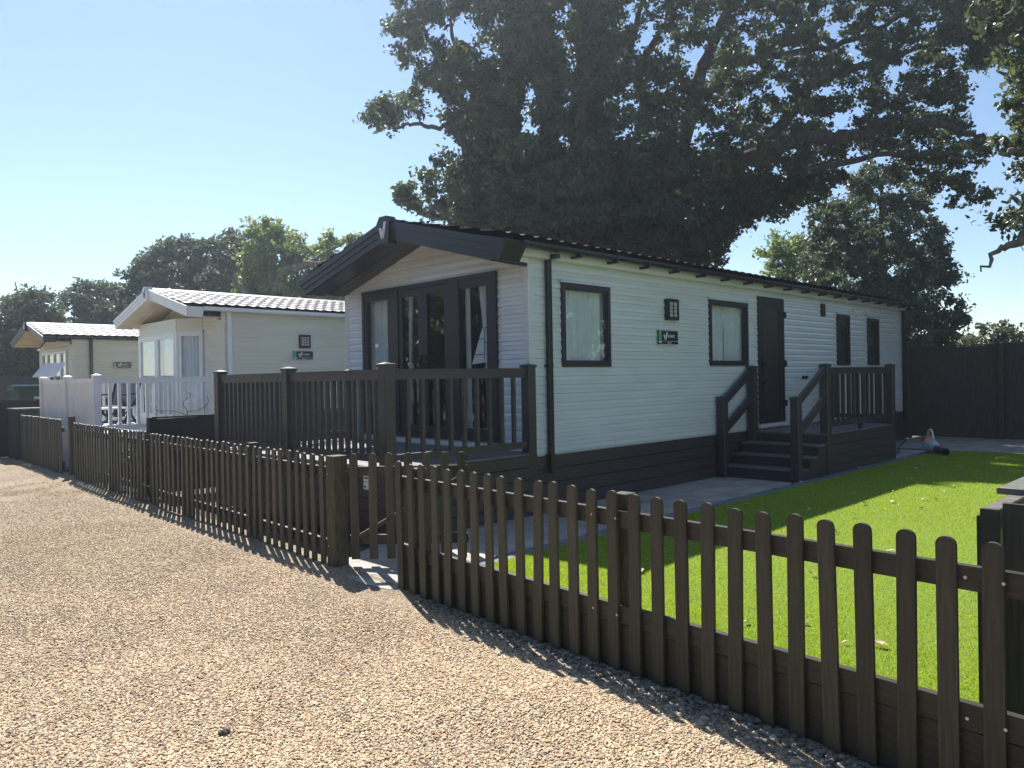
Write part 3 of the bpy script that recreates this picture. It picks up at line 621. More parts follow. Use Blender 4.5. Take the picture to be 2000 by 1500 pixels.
# front doors
yy = (.484, 3.19); b = MB(); frame_rect(b, yy[0], yy[1], .757, 2.715, .055, -.045, .03, 1)
for y0_, y1_ in ((2.36, 2.58), (1.13, 1.33)): b.box(-.043, .03, y0_-.0, y1_, .812, 2.66)
b.box(-.036, .03, .539, 1.13, 2.57, 2.66); b.box(-.036, .03, 2.58, 3.135, 2.57, 2.66); b.box(-.036, .03, .539, 1.13, .812, .90); b.box(-.036, .03, 2.58, 3.135, .812, .90); b.box(-.036, .03, .539, .65, .9, 2.57); b.box(-.036, .03, 3.08, 3.135, .9, 2.57)
fd = b.build('patio_doors', M_['anth'], van)
pane(fd, .65, 1.13, .90, 2.57, -.012, 1); pane(fd, 2.58, 3.08, .90, 2.57, -.012, 1)
for y0_, y1_ in ((1.332, 1.842), (1.848, 2.358)):
    b = MB(); frame_rect(b, y0_, y1_, .82, 2.655, .085, -.03, .02, 1); lf = b.build('door_leaf', M_['anth'], fd); pane(lf, y0_+.085, y1_-.085, .905, 2.57, -.006, 1)
    yh = 1.80 if y0_ < 1.5 else 1.89; b = MB(); b.box(-.045, -.03, yh-.018, yh+.018, 1.55, 1.80); sg = -1 if y0_ < 1.5 else 1
    b.beam((-.075, yh, 1.72), (-.075, yh+sg*.12, 1.72), .022, .02); b.box(-.08, -.04, yh-.01, yh+.01, 1.71, 1.73); b.build('handle', M_['black'], lf)
b = MB(); b.box(-.03, -.008, .42, 3.25, .655, .735); b.build('sill_strip', M_['white'], van)
curtain(fd, .58, .92, .82, 2.62, .12, 1, .018, 30, seed=3, sweep=(-1, .35)); curtain(fd, 1.10, 1.16, .82, 2.62, .1, 1, .01, 30, seed=4)
curtain(fd, 2.62, 3.14, .82, 2.62, .12, 1, .022, 24, seed=8, sweep=(1, .18)); curtain(fd, 2.20, 2.34, .82, 2.62, .12, 1, .012, 30, seed=6, sweep=(1, .5))
b = MB(); b.add([(.06, 1.02, 1.66), (.06, .62, 1.69), (.06, .62, 2.12), (.06, .80, 2.13), (.06, .86, 2.02)], [(0, 1, 2, 3, 4)]); pp = b.build('notice', M_['paper'], fd)
b = MB()
for z, y0_, y1_ in ((2.08, .62, .77), (2.05, .62, .77), (1.91, .62, .78), (1.83, .62, .76), (1.80, .62, .74), (1.77, .80, .95), (1.95, .81, .88)): b.box(.050, .056, y0_, y1_, z, z+.01)
b.box(.050, .056, .785, .792, 1.72, 2.1); b.build('print', M_['paperb'], pp)
# inside of the lounge, dark
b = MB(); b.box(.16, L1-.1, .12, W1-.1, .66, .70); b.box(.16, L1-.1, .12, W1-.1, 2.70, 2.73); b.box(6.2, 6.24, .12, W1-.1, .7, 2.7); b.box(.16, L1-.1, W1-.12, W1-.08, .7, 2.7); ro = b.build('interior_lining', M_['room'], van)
b = MB(); b.box(2.2, 3.0, .5, 2.9, .70, 1.12, .05); b.box(2.85, 3.1, .5, 2.9, 1.12, 1.5, .05); b.box(1.4, 2.2, 3.0, 3.5, .7, 1.1, .04); b.build('sofa', M_['sofa'], van)
b = MB(); b.box(5.9, 6.18, 1.3, 2.3, .7, 1.6); b.box(6.16, 6.19, 1.5, 2.1, 1.7, 2.2); b.build('cabinet', M_['white'], van)
# skirting under the caravan
def board_wall(name, parent, p, q, z0, z1, nb, m, th=.025, gap=.008):
    b = MB(); h = (z1-z0)/nb
    for k in range(nb): b.beam((*p, z0+h*(k+.5)+gap/2), (*q, z0+h*(k+.5)+gap/2), th, h-gap)
    return b.build(name, m, parent)
board_wall('skirting', van, (.0, -.01), (L1+.05, -.01), 0.0, .612, 4, M_['comp'])
board_wall('skirting', van, (0.0, .0), (0.0, W1), 0.0, .612, 4, M_['comp'])
board_wall('skirting', van, (L1, 0), (L1, W1), 0.0, .612, 4, M_['comp'])
board_wall('skirting', van, (0, W1), (L1, W1), 0.0, .612, 4, M_['comp'])
# ------------------------------------------------------------------ railed decks
def dpost(parent, x, y, h, m, s=.06, z0=-.05):
    b = MB(); b.box(x-s, x+s, y-s, y+s, z0, h-.045, .008); o = b.build('post', m, parent)
    t = s+.007; b = MB(); b.box(x-t, x+t, y-t, y+t, h-.045, h-.02); b.add([(x-t, y-t, h-.02), (x+t, y-t, h-.02), (x+t, y+t, h-.02), (x-t, y+t, h-.02), (x, y, h)], [(0,1,4),(1,2,4),(2,3,4),(3,0,4)]); b.build('post_cap', m, o); return o
def balustrade(parent, p, q, zt, zbm, m, n, bw=.038, rail_h=.085, rail_w=.06, solid=False):
    p = np.array(p, float); q = np.array(q, float)
    b = MB(); b.beam((*p, zt-rail_h/2), (*q, zt-rail_h/2), rail_w, rail_h); b.beam((*p, zt+.006), (*q, zt+.006), rail_w+.02, .016); b.build('top_rail', m, parent)
    b = MB(); b.beam((*p, zbm+.035), (*q, zbm+.035), rail_w, .07); b.build('bottom_rail', m, parent)
    d = (q-p)/np.linalg.norm(q-p)
    for k in range(n):
        c = p+(q-p)*(k+1)/(n+1); b = MB(); b.beam((c[0], c[1], zbm+.07), (c[0], c[1], zt-rail_h), bw, bw, (d[0], d[1], 0)); b.build('baluster', m, parent)
C_ = M_['comp']
deck = empty('deck', (0, 0, 0), 'dark brown railed composite deck in front of the grey caravan doors', 'deck')
DX = -1.95; ys = [-.06, 1.74, 3.46]
for y in ys: dpost(deck, DX, y, 1.655, C_)
dpost(deck, -.09, -.06, 1.645, C_); dpost(deck, -.10, 3.46, 1.655, C_)
balustrade(deck, (DX+.06, -.06), (-.15, -.06), 1.575, .73, C_, 9)
balustrade(deck, (DX, .0), (DX, 1.68), 1.575, .73, C_, 13); balustrade(deck, (DX, 1.80), (DX, 3.40), 1.575, .73, C_, 13)
balustrade(deck, (DX+.06, 3.46), (-.16, 3.46), 1.575, .73, C_, 16)
b = MB(); y = -.115
while y < 3.5: b.box(DX-.06, -.035, y, y+.138, .652, .676, .003, 0); y += .143
b.build('deck_boards', M_['compdeck'], deck)
board_wall('deck_skirt', deck, (DX-.05, -.10), (DX-.05, 3.50), .0, .65, 5, C_); board_wall('deck_skirt', deck, (DX-.06, -.11), (-.03, -.11), .0, .65, 5, C_); board_wall('deck_skirt', deck, (DX-.06, 3.51), (-.03, 3.51), .0, .65, 5, C_)
b = MB(); b.box(-1.03, -.97, -.09, -.03, .676, .732); b.build('support_block', C_, deck)
b = MB(); b.box(DX-.072, DX-.064, .14, .235, .475, .60); nn = b.build('notice', M_['paper'], deck); b = MB()
b.box(DX-.0745, DX-.0725, .155, .22, .575, .590); b.box(DX-.0745, DX-.0725, .145, .23, .545, .55); b.box(DX-.0745, DX-.0725, .195, .22, .49, .51); b.build('print', M_['black'], nn)
def side_steps(loc, label, m, md, Lp=2.65, Wd=1.2, x0=0):
    st = empty('entrance_steps', loc, label, 'steps', 'railed entrance steps beside the caravans')
    zt = .615; px0 = .88; px1 = 3.53
    # loc.x is the x of the low posts
    for y in (-.10, -Wd): dpost(st, 0, y, 1.18, m)
    for x_, y in ((.90, -.10), (.95, -Wd), (px1, -Wd), (px1, -.10)): dpost(st, x_, y, 1.625, m)
    for y, xx in ((-.10, .90), (-Wd, .95)):
        for dz in (0, -.42):
            b = MB(); b.beam((.05, y, 1.09+dz), (xx-.04, y, 1.53+dz), .05, .10); b.build('handrail', m, st)
    balustrade(st, (1.01, -Wd), (px1-.06, -Wd), 1.55, .70, m, 12); balustrade(st, (px1, -Wd+.06), (px1, -.16), 1.55, .70, m, 7)
    b = MB(); y = -Wd-.04
    while y < -.15: b.box(px0, px1+.05, y, y+.138, zt-.024, zt, .003, 0); y += .143
    b.build('deck_boards', md, st)
    board_wall('side_boards', st, (.98, -Wd-.045), (px1+.05, -Wd-.045), 0, zt-.03, 4, m); board_wall('side_boards', st, (px1+.06, -Wd-.04), (px1+.06, -.12), 0, zt-.03, 4, m)
    for k in range(3):
        xa = .04+.28*k; z = .17+.15*k
        b = MB(); b.box(xa-.02, xa+.30, -Wd-.02, -.06, z-.024, z, .004, 1); b.build('tread', md, st)
        b = MB(); b.box(xa+.0, xa+.02, -Wd-.0, -.07, z-.17 if k else 0, z-.026); b.build('riser', m, st)
    b = MB(); b.box(px0-.002, px0+.02, -Wd, -.07, .47, zt-.026); b.build('riser', m, st)
    b = MB(); b.prism([(.05, 0), (.97, 0), (.97, .45), (.62, .445), (.62, .295), (.34, .29), (.34, .145), (.05, .14)], 1, -Wd-.032, -Wd-.012); b.build('stringer', m, st)
    b = MB(); b.box(2.2, 2.26, -Wd-.03, -Wd+.03, zt, .70); b.build('support_block', m, st)
    return st
side_steps((3.905, 0, 0), 'dark brown steps and railed landing at the grey caravan side door', C_, M_['compdeck'])
# ---- cream caravan with white fascia (middle)
X2, Y2 = .25, 8.4
van2 = build_van((X2, Y2, 0), 11.5, 3.65, 'cream static caravan with white fascia and pale tiled roof, middle of the row', 'static caravans in a row',
    dict(clad=M_['cladc'], ze=2.88, gap_b=2.70, gap_a=3.20, side_holes=[(2.78, 3.6, .7, 2.66)], front_holes=[(.75, 3.5, .757, 2.55)], per=.085))
fascia(van2, 3.65, -.72, -.20, 2.91, 3.42, 2.73, 3.22, -.14, M_['white'], M_['cream_s'], logo='black')
roof(van2, 11.6, 3.65, 2.93, 3.385, .16, -.68, M_['tilep'], M_['tilep'], 6, .21, .007)
b = MB(); b.prism([(-.235, 2.88), (-.225, 2.855), (-.18, 2.845), (-.14, 2.86), (-.13, 2.92), (-.235, 2.92)], 0, -.4, 11.5); b.build('gutter', M_['white'], van2)
b = MB(); b.box(.10, .18, -.075, -.014, .42, 2.87, .008); b.build('downpipe', M_['white'], van2)
wall_light(van2, 1.62, 1.86, 2.19, 2.46, 3); nameplate(van2, 1.48, 1.93, 1.955, 2.125, 'MANOR')
x0, x1, z0, z1 = (2.78, 3.6, .7, 2.66); b = MB(); frame_rect(b, x0, x1, z0, z1, .06, -.04, .02, 0); b.box(x0+.06, x1-.06, -.02, .01, z0+.06, z1-.06); b.build('door', M_['white'], van2)
# bay: flat doors plus an angled side pane
def bay(v, ya, yb_, xo, xi, z0, z1, fm):
    """ya>yb_: the flat front spans ya..yb_ at x=xo; the right cheek returns to (xi, yc)"""
    yc = yb_-.38
    b = MB()
    for (p, q) in (((xo, ya), (xo, yb_)), ((xo, yb_), (xi, yc)), ((xi, ya+.12), (xo, ya))):
        hb = MB(); hb.beam((*p, z1+.16), (*q, z1+.16), .045, .26); hb.build('bay_panel', M_['cladc'], v); b.beam((*p, z1+.0), (*q, z1+.0), .05, .06); b.beam((*p, z0-.06), (*q, z0-.06), .05, .12)
    for p in ((xo, ya), (xo, yb_), (xi, yc), (xi, ya+.12)): b.beam((*p, z0-.1), (*p, z1+.02), .07, .07, (1, 0, 0))
    bf = b.build('bay_frame', M_[fm], v)
    mid = (ya+yb_)/2
    for a, c in ((ya-.03, mid), (mid, yb_+.03)):
        b = MB(); b.beam((xo-.01, a, (z0+z1)/2), (xo-.01, a-.0001, (z0+z1)/2+.001), .001, .001)
        b = MB(); lo, hi = min(a, c)+.005, max(a, c)-.005; frame_rect(b, lo, hi, z0, z1, .085, xo-.045, xo+.005, 1); lf = b.build('door_leaf', M_[fm], bf); pane(lf, lo+.085, hi-.085, z0+.085, z1-.085, xo-.02, 1)
        curtain(lf, lo+.05, hi-.05, z0, z1-.04, xo+.10, 1, .012, 30, seed=int(lo*10))
    # cheek window
    p = np.array([xo, yb_]); q = np.array([xi, yc]); d = q-p; L_ = np.linalg.norm(d); root = MB(); zz0 = 1.12
    root.box(.035, L_-.035, -.02, .02, z1-.06, z1); root.box(.035, L_-.035, -.02, .02, zz0, zz0+.07); root.box(.035, .085, -.02, .02, zz0+.07, z1-.06); root.box(L_-.085, L_-.035, -.02, .02, zz0+.07, z1-.06)
    cw = root.build('cheek_window', M_[fm], bf); cw.location = (p[0], p[1], 0); cw.rotation_euler = (0, 0, math.atan2(d[1], d[0]))
    pane(cw, .085, L_-.085, zz0+.07, z1-.06, -.004, 0); curtain(cw, .05, L_-.05, zz0, z1-.03, .06, 0, .010, 40, seed=3)
    b = MB(); b.beam((p[0], p[1], (zz0+.70)/2), (q[0], q[1], (zz0+.70)/2), .03, zz0-.70); b.build('cheek_panel', v['cm'] if False else M_['cladc'], bf)
    b = MB(); b.beam((xo, ya, .73), (xo, yb_, .73), .02, .1); b.build('sill', M_[fm], bf)
bay(van2, 3.25, 1.20, -.36, 0, .80, 2.50, 'white')
b = MB(); b.box(.5, 11, .2, 3.4, .66, .70); b.box(5, 5.04, .2, 3.4, .7, 2.7); b.box(.3, 11, .2, 3.4, 2.66, 2.7); b.build('interior_lining', M_['room'], van2)
board_wall('skirting', van2, (0, -.01), (11.5, -.01), 0, .61, 4, M_['cladc']); board_wall('skirting', van2, (0, 0), (0, 3.65), 0, .61, 4, M_['cladc'])
Wd_ = M_['whited']
d2 = empty('deck', (0, 0, 0), 'white railed plastic deck in front of the middle cream caravan', 'deck')
for x, y in ((-1.97, 8.3), (-1.97, 9.99), (-1.97, 11.68), (.12, 8.3), (.10, 11.68)): dpost(d2, x, y, 1.69, Wd_)
balustrade(d2, (-1.91, 8.3), (.06, 8.3), 1.61, .74, Wd_, 12, .05)
def solid(parent, y0_, y1_):
    b = MB(); b.beam((-1.97, y0_, 1.575), (-1.97, y1_, 1.575), .06, .08); b.build('top_rail', Wd_, parent); b = MB(); b.beam((-1.97, y0_, .74), (-1.97, y1_, .74), .06, .08); b.build('bottom_rail', Wd_, parent)
    b = MB(); y = y0_+.01
    while y < y1_-.02: b.box(-1.992, -1.950, y, min(y+.128, y1_), .78, 1.535, .014); y += .15
    b.box(-1.973, -1.968, y0_, y1_, .78, 1.535)
    b.build('board_infill', Wd_, parent)
solid(d2, 8.36, 9.93); solid(d2, 10.05, 11.62); balustrade(d2, (-1.91, 11.68), (.04, 11.68), 1.61, .74, Wd_, 12, .05)
b = MB(); y = 8.26
while y < 11.7: b.box(-2.03, .20, y, y+.138, .655, .68, .003, 0); y += .143
b.build('deck_boards', mat('pale_decking', (.62, .60, .57), None, .5, 6), d2)
board_wall('deck_skirt', d2, (-2.0, 8.25), (-2.0, 11.7), .0, .65, 4, Wd_); board_wall('deck_skirt', d2, (-2.0, 8.26), (.2, 8.26), .0, .65, 4, Wd_)
side_steps((1.5, Y2, 0), 'white steps and railed landing at the middle caravan side door', Wd_, Wd_)
# chair and table on the white deck
ch = empty('garden_chair', (-1.1, 10.15, .68), 'folding garden chair with grey mesh back on the white deck', 'chair', rz=math.radians(38))
for s_ in (-.28, .28):
    b = MB(); b.beam((-.25, s_, 0), (.30, s_, .62), .03, .03); b.build('leg', M_['black'], ch); b = MB(); b.beam((.28, s_, 0), (-.28, s_, .60), .03, .03); b.build('leg', M_['black'], ch)
    b = MB(); b.beam((-.30, s_, .62), (.28, s_, .64), .05, .03); b.build('armrest', M_['black'], ch); b = MB(); b.beam((.22, s_*.93, .40), (.42, s_*.93, .92), .035, .035); b.build('back_frame', M_['black'], ch)
b = MB(); b.beam((.24, 0, .42), (.46, 0, 1.08), .48, .012, (1, 0, 0)) if False else b.add([(.23, -.24, .42), (.23, .24, .42), (.41, .24, .91), (.41, -.24, .91), (.245, -.24, .42), (.245, .24, .42), (.425, .24, .91), (.425, -.24, .91)], [(0,1,2,3),(7,6,5,4),(0,4,5,1),(1,5,6,2),(2,6,7,3),(3,7,4,0)]); b.build('backrest', M_['mesh_fab'], ch)
b = MB(); b.box(-.25, .24, -.24, .24, .40, .415); b.build('seat', M_['mesh_fab'], ch)
tb = empty('side_table', (-1.32, 9.55, .68), 'low white folding table with dark crossed legs on the white deck', 'table', rz=math.radians(10))
b = MB(); b.box(-.28, .28, -.25, .25, .37, .40, .01); b.build('tabletop', M_['white'], tb)
for s_ in (-.2, .2): b = MB(); b.beam((-.24, s_, 0), (.22, s_, .37), .025, .025); b.build('leg', M_['black'], tb); b = MB(); b.beam((.24, s_, 0), (-.22, s_, .37), .025, .025); b.build('leg', M_['black'], tb)
# tilted white board standing on the white deck's far corner
sb = empty('display_board', (-1.97, 11.2, .68), 'tilted white board with a dark emblem above the white deck corner', 'board')
b = MB(); P0 = np.array([-.30, .55, 1.0]); b.add([(-.16, .60, 1.0), (.10, .06, 1.0), (.30, .0, 1.26), (.04, .54, 1.26), (-.16, .60, 1.02), (.10, .06, 1.02), (.30, .0, 1.28), (.04, .54, 1.28)], [(3,2,1,0),(4,5,6,7),(0,1,5,4),(1,2,6,5),(2,3,7,6),(3,0,4,7)]); b.build('panel', M_['white'], sb)
b = MB(); b.add([(-.03, .42, 1.062), (.09, .17, 1.062), (.145, .15, 1.12), (.13, .19, 1.135), (.05, .36, 1.135), (-.02, .46, 1.11)], [tuple(range(6))]); b.build('emblem', M_['plate'], sb)
b = MB(); b.tube([(.06, .30, 0), (.06, .30, 1.08)], .02, 8); b.build('stand', M_['white'], sb)
# ---- far cream caravan with dark fascia
X3, Y3, W3 = .0, 17.2, 3.3
van3 = build_van((X3, Y3, -.05), 10.5, W3, 'cream static caravan with dark fascia and pale tiled roof, farthest away', 'static caravans in a row',
    dict(clad=M_['cladc'], ze=2.84, gap_b=2.66, gap_a=3.10, side_holes=[], front_holes=[(.40, 2.9, .757, 2.52)], per=.085))
fascia(van3, W3, -.72, -.16, 2.86, 3.33, 2.72, 3.16, -.12, M_['anth'], M_['cream_s'], cap=.07)
roof(van3, 10.6, W3, 2.88, 3.30, .14, -.68, M_['tilep'], M_['tilep'], 6, .21, .007)
b = MB(); b.prism([(-.225, 2.84), (-.215, 2.815), (-.17, 2.805), (-.13, 2.82), (-.12, 2.88), (-.225, 2.88)], 0, -.4, 10.5); b.build('gutter', M_['gutter'], van3)
b = MB(); b.box(.42, .50, -.075, -.014, .42, 2.83, .008); b.build('downpipe', M_['gutter'], van3)
nameplate(van3, 1.02, 1.50, 2.02, 2.20, 'MANOR')
b = MB(); frame_rect(b, .40, 2.9, .757, 2.52, .06, -.045, .03, 1)
for a, c in ((.92, 1.04), (1.62, 1.70), (2.28, 2.42)): b.box(-.04, .03, a, c, .82, 2.46)
fd3 = b.build('patio_doors', M_['white'], van3)
for a, c in ((.46, .92), (1.04, 1.62), (1.70, 2.28), (2.42, 2.84)): pane(fd3, a, c, .82, 2.46, -.01, 1)
curtain(fd3, .5, .75, .8, 2.45, .12, 1, .01, 30, seed=2); curtain(fd3, 1.2, 1.6, .8, 2.45, .12, 1, .01, 30, seed=12)
b = MB(); b.box(.4, 10, .2, 3.1, .66, .70); b.box(4, 4.04, .2, 3.1, .7, 2.6); b.box(.3, 10, .2, 3.1, 2.6, 2.63); b.build('interior_lining', M_['room'], van3)
board_wall('skirting', van3, (0, -.01), (10.5, -.01), 0, .61, 4, M_['cladc']); board_wall('skirting', van3, (0, 0), (0, W3), 0, .61, 4, M_['cladc'])
# ------------------------------------------------------------------ board fences
def board_fence(name, label, p, q, h, m, bw=.14, posts=True, capm=None, group=None, lean=0):
    p = np.array(p, float); q = np.array(q, float); d = q-p; L_ = np.linalg.norm(d); d /= L_
    fo = empty(name, (p[0], p[1], 0), label, 'fence', group, math.atan2(d[1], d[0])); b = MB(); x = 0; R = random.Random(int(L_*10))
    while x < L_: b.box(x, x+bw+.004, -.012-(.006 if int(x/bw+.5) % 2 else 0), .006+(.003 if int(x/bw+.5) % 2 else 0), 0.0, h+R.uniform(-.006, .006)); x += bw
    b.build('boards', m, fo)
    b = MB(); b.box(0, L_, -.03, .035, h+.006, h+.03); b.build('capping_rail', capm or m, fo)
    if posts:
        x = 0
        while x <= L_: b = MB(); b.box(x-.05, x+.05, .01, .11, -.05, h+.02, .005); b.build('post', m, fo); x += 1.85
    return fo
M_['rearf'] = mat('brown_close_board', (.088, .075, .058), (.055, .047, .038), .75, 5, .002, 50, (12, 12, 1))
board_fence('board_fence', 'tall dark brown close board fence behind the lawn at the right', (12.9, -9.0), (12.9, 5.0), 2.02, M_['rearf'])
board_fence('board_fence', 'low black board fence dividing the brown deck plot from the white deck plot', (-2.22, 5.0), (8.5, 5.0), 1.02, M_['blackwood'], .30)
board_fence('board_fence', 'low black board fence beyond the white deck at the left edge', (-2.9, 13.5), (2.5, 13.5), 1.19, M_['blackwood'], .30)
board_fence('board_fence', 'tall dark fence under the trees at the far left', (-16, 30), (6, 25.0), 1.85, mat('far_dark_fence', (.04, .042, .045), None, .8, 5), .15)
board_fence('board_fence', 'tall dark boundary fence running behind the cream caravans', (13.2, 5.2), (13.2, 30), 1.85, M_['rearf'])
# dark storage chest and green tub left of the white deck
pb = empty('storage_chest', (-1.95, 12.7, 0), 'black timber chest with a pale weathered lid edge, left of the white deck', 'chest')
b = MB(); b.box(-.35, 1.2, -.3, .45, 0, 1.02, .01); b.build('body', M_['blackwood'], pb); b = MB(); b.box(-.37, 1.22, -.32, .47, 1.023, 1.05); b.build('lid', M_['oldwood'], pb); b = MB(); b.box(-.05, .3, -.33, -.302, .85, .87); b.build('handle', M_['oldwood'], pb)
gt = empty('utility_box', (-.75, 19.6, 0), 'dark green plastic storage box with a white sign, far left', 'box')
b = MB(); b.box(-.1, 1.6, -.4, .5, 0, 1.38, .02); b.build('body', M_['greentub'], gt); b = MB(); b.prism([(-.48, 1.385), (.58, 1.385), (.5, 1.52), (-.1, 1.56), (-.35, 1.52)], 0, -.2, 1.7); b.build('lid', M_['greentub'], gt)
b = MB(); b.box(.28, .72, -.43, -.41, .98, 1.22); sgn = b.build('sign', M_['paper'], gt); text(sgn, '#120H', .13, (.30, -.435, 1.05), (math.pi/2, 0, 0), 'black')
sp = MB()
sp.add([(-3.6, 17.6, 0), (-1.0, 17.6, 0), (-1.0, 19.2, 0), (-3.6, 19.2, 0), (-2.9, 18.3, 1.42), (-1.9, 18.4, 1.30)], [(0,1,5,4),(1,2,5),(2,3,4,5),(3,0,4)]); o = sp.build('sand_heap', M_['sand'], label='sunlit heap of orange sand by the far left fence', cat='heap')
b = MB(); b.beam((-5.2, 20.5, 1.72), (-1.2, 20.5, 1.62), .12, .05); b.beam((-1.25, 20.5, 0), (-1.25, 20.5, 1.62), .08, .08, (1, 0, 0)); b.beam((-4.0, 20.5, 0), (-4.0, 20.5, 1.66), .08, .08, (1, 0, 0)); b.build('rail_fence', M_['oldwood'], label='weathered single timber rail on posts before the far left fence', cat='fence')
# timber bin store at the right edge
bs = empty('timber_planter', (-2.47, -4.93, 0), 'tall dark weathered timber planter box behind the fence at the right edge', 'planter')
for z0_, z1_ in ((.84, .92), (.40, .48), (.03, .11)): b = MB(); b.box(.0, 1.5, -.065, -.0, z0_, z1_, .004, 0); b.build('rail', M_['oldwood'], bs)
b = MB()
for k in range(10): b.box(.0+.15*k, .0+.15*k+.142, .002, .02, .02, .885+.01*(k % 3))
b.build('side_boards', M_['stainb'], bs)
b = MB(); b.box(-.03, .0, -.065, -.0, .0, .92); b.build('corner_post', M_['stainb'], bs)
b = MB()
for k in range(8): b.box(-.002, .022, -.068-.15*(k+1), -.068-.15*k-.005, .02, .945)
b.build('front_boards', M_['stain'], bs)
b = MB(); b.box(.10, 1.5, -.125, -.03, .966, .992, .004, 0); b.box(.10, .19, -1.3, -.127, .966, .992); b.build('lid_frame', M_['oldwood'], bs)
# ------------------------------------------------------------------ leaf blower and cable
bl = empty('leaf_blower', (8.75, -1.42, .05), 'orange and pale grey leaf blower with black nozzle lying on the lawn', 'leaf blower', rz=math.atan2(-.62, -.85))
pts = [(-.20, 0, .12), (-.14, 0, .12), (-.02, 0, .11), (.10, 0, .10), (.22, 0, .085), (.30, 0, .075)]
b = MB(); b.tube(pts, [.05, .11, .125, .11, .075, .06], 14); body = b.build('body', M_['blower'], bl)
b = MB(); b.tube([(-.25, .0, .17), (-.18, .0, .18), (-.06, 0, .20)], [.07, .105, .085], 12); b.build('motor_cover', M_['orange'], bl)
b = MB(); b.tube(catmull([(-.16, 0, .22), (-.10, 0, .36), (.05, 0, .37), (.14, 0, .14)], 5), .022, 8); b.build('handle', M_['blower'], bl)
b = MB(); b.tube([(.24, 0, .08), (.32, 0, .075), (.60, 0, .062), (.66, 0, .06)], [.062, .066, .05, .062], 14, False); b.tube([(.655, 0, .06), (.64, 0, .06)], [.062, .048], 14, False); b.build('nozzle', M_['black'], bl)
cb = [(8.95, -1.30, .06), (9.3, -.9, .03), (9.0, -.5, .03), (8.2, -.55, .03), (7.7, -.75, .03), (8.3, -1.0, .03), (9.6, -.6, .03), (10.8, -.3, .03), (11.5, -.15, .03)]
MB().tube(catmull(cb, 8), .010, 6).build('power_cable', M_['cable'], label='thin black power cable trailing from the leaf blower over the paving', cat='cable')
# fallen leaves
lf0 = None
for i in range(110):
    if i < 30: x, y = random.uniform(-2.3, 0.5), random.uniform(-4.6, -1.7)
    elif i < 92: x, y = random.uniform(.5, 9), random.uniform(-3.2, -1.5)
    else: x, y = random.uniform(0, 7.2), random.choice([-.12, -.2, -1.3])
    if lf0 is None:
        b = MB(); b.add([(-.022, 0, .002), (-.006, .011, .010), (.012, .009, .012), (.026, 0, .004), (.010, -.012, .009), (-.008, -.010, .006)], [(0, 5, 4, 3, 2, 1)]); o = b.build('fallen_leaf', M_['dryleaf']); lf0 = o
    else: o = lf0.copy(); COL.objects.link(o)
    o.location = (x, y, .062 if y < -1.47 else .034); o.rotation_euler = (random.uniform(-.5, .5), random.uniform(-.5, .5), random.uniform(0, 6.28)); s_ = random.uniform(.7, 1.9); o.scale = (s_, s_, s_)
    tag(o, 'small curled dry leaf lying on the lawn or paving', 'leaf', 'fallen leaves on the lawn and paving')
#TREES
# ------------------------------------------------------------------ trees
def leaves(name, C, R, k, size, m, parent, aspect=.62, flatten=.75, tintn=.2):
    """k leaf blades round each clump centre C (M,3) with radius R (M,)"""
    Mn = len(C); n = Mn*k; c = np.repeat(C, k, 0); r = np.repeat(R, k)
    d = rng.normal(0, 1, (n, 3)); d /= np.linalg.norm(d, axis=1)[:, None]; rad = r*rng.random(n)**.45
    # twig-like tufts: pull points towards a few directions per clump
    td = rng.normal(0, 1, (Mn, 6, 3)); td /= np.linalg.norm(td, axis=2)[:, :, None]; pick = td[np.repeat(np.arange(Mn), k), rng.integers(0, 6, n)]
    d = d*.55+pick*.75; p = c+d*rad[:, None]*np.array([1, 1, flatten])
    nrm = rng.normal(0, 1, (n, 3))+np.array([0, 0, .5]); nrm /= np.linalg.norm(nrm, axis=1)[:, None]
    u = rng.normal(0, 1, (n, 3)); u -= nrm*(u*nrm).sum(1)[:, None]; u /= np.linalg.norm(u, axis=1)[:, None]; v = np.cross(nrm, u)
    s = size*rng.uniform(.6, 1.25, n)[:, None]
    V = np.stack([p-u*s*.5, p+v*s*aspect*.5-u*s*.08+nrm*s*.08, p+u*s*.55, p-v*s*aspect*.5-u*s*.08+nrm*s*.08], 1).reshape(-1, 3)
    F = np.arange(4*n).reshape(n, 4); ct = rng.normal(.45, .16, Mn); t = np.clip(np.repeat(ct, k)+rng.normal(0, tintn, n), 0, 1)
    return fastmesh(name, V, F, m, parent, col=np.repeat(t, 4))
def seg_dist(P, poly):
    """distance from points P (n,2) to the polygon outline and inside test"""
    A = np.array(poly, float); B = np.roll(A, -1, 0); best = np.full(len(P), 1e9); ins = np.zeros(len(P), bool)
    for a, b_ in zip(A, B):
        ab = b_-a; t = np.clip(((P-a)@ab)/(ab@ab+1e-9), 0, 1); q = a+t[:, None]*ab; best = np.minimum(best, np.hypot(*(P-q).T))
        cond = ((a[1] > P[:, 1]) != (b_[1] > P[:, 1])) & (P[:, 0] < (b_[0]-a[0])*(P[:, 1]-a[1])/(b_[1]-a[1]+1e-12)+a[0]); ins ^= cond
    return best, ins
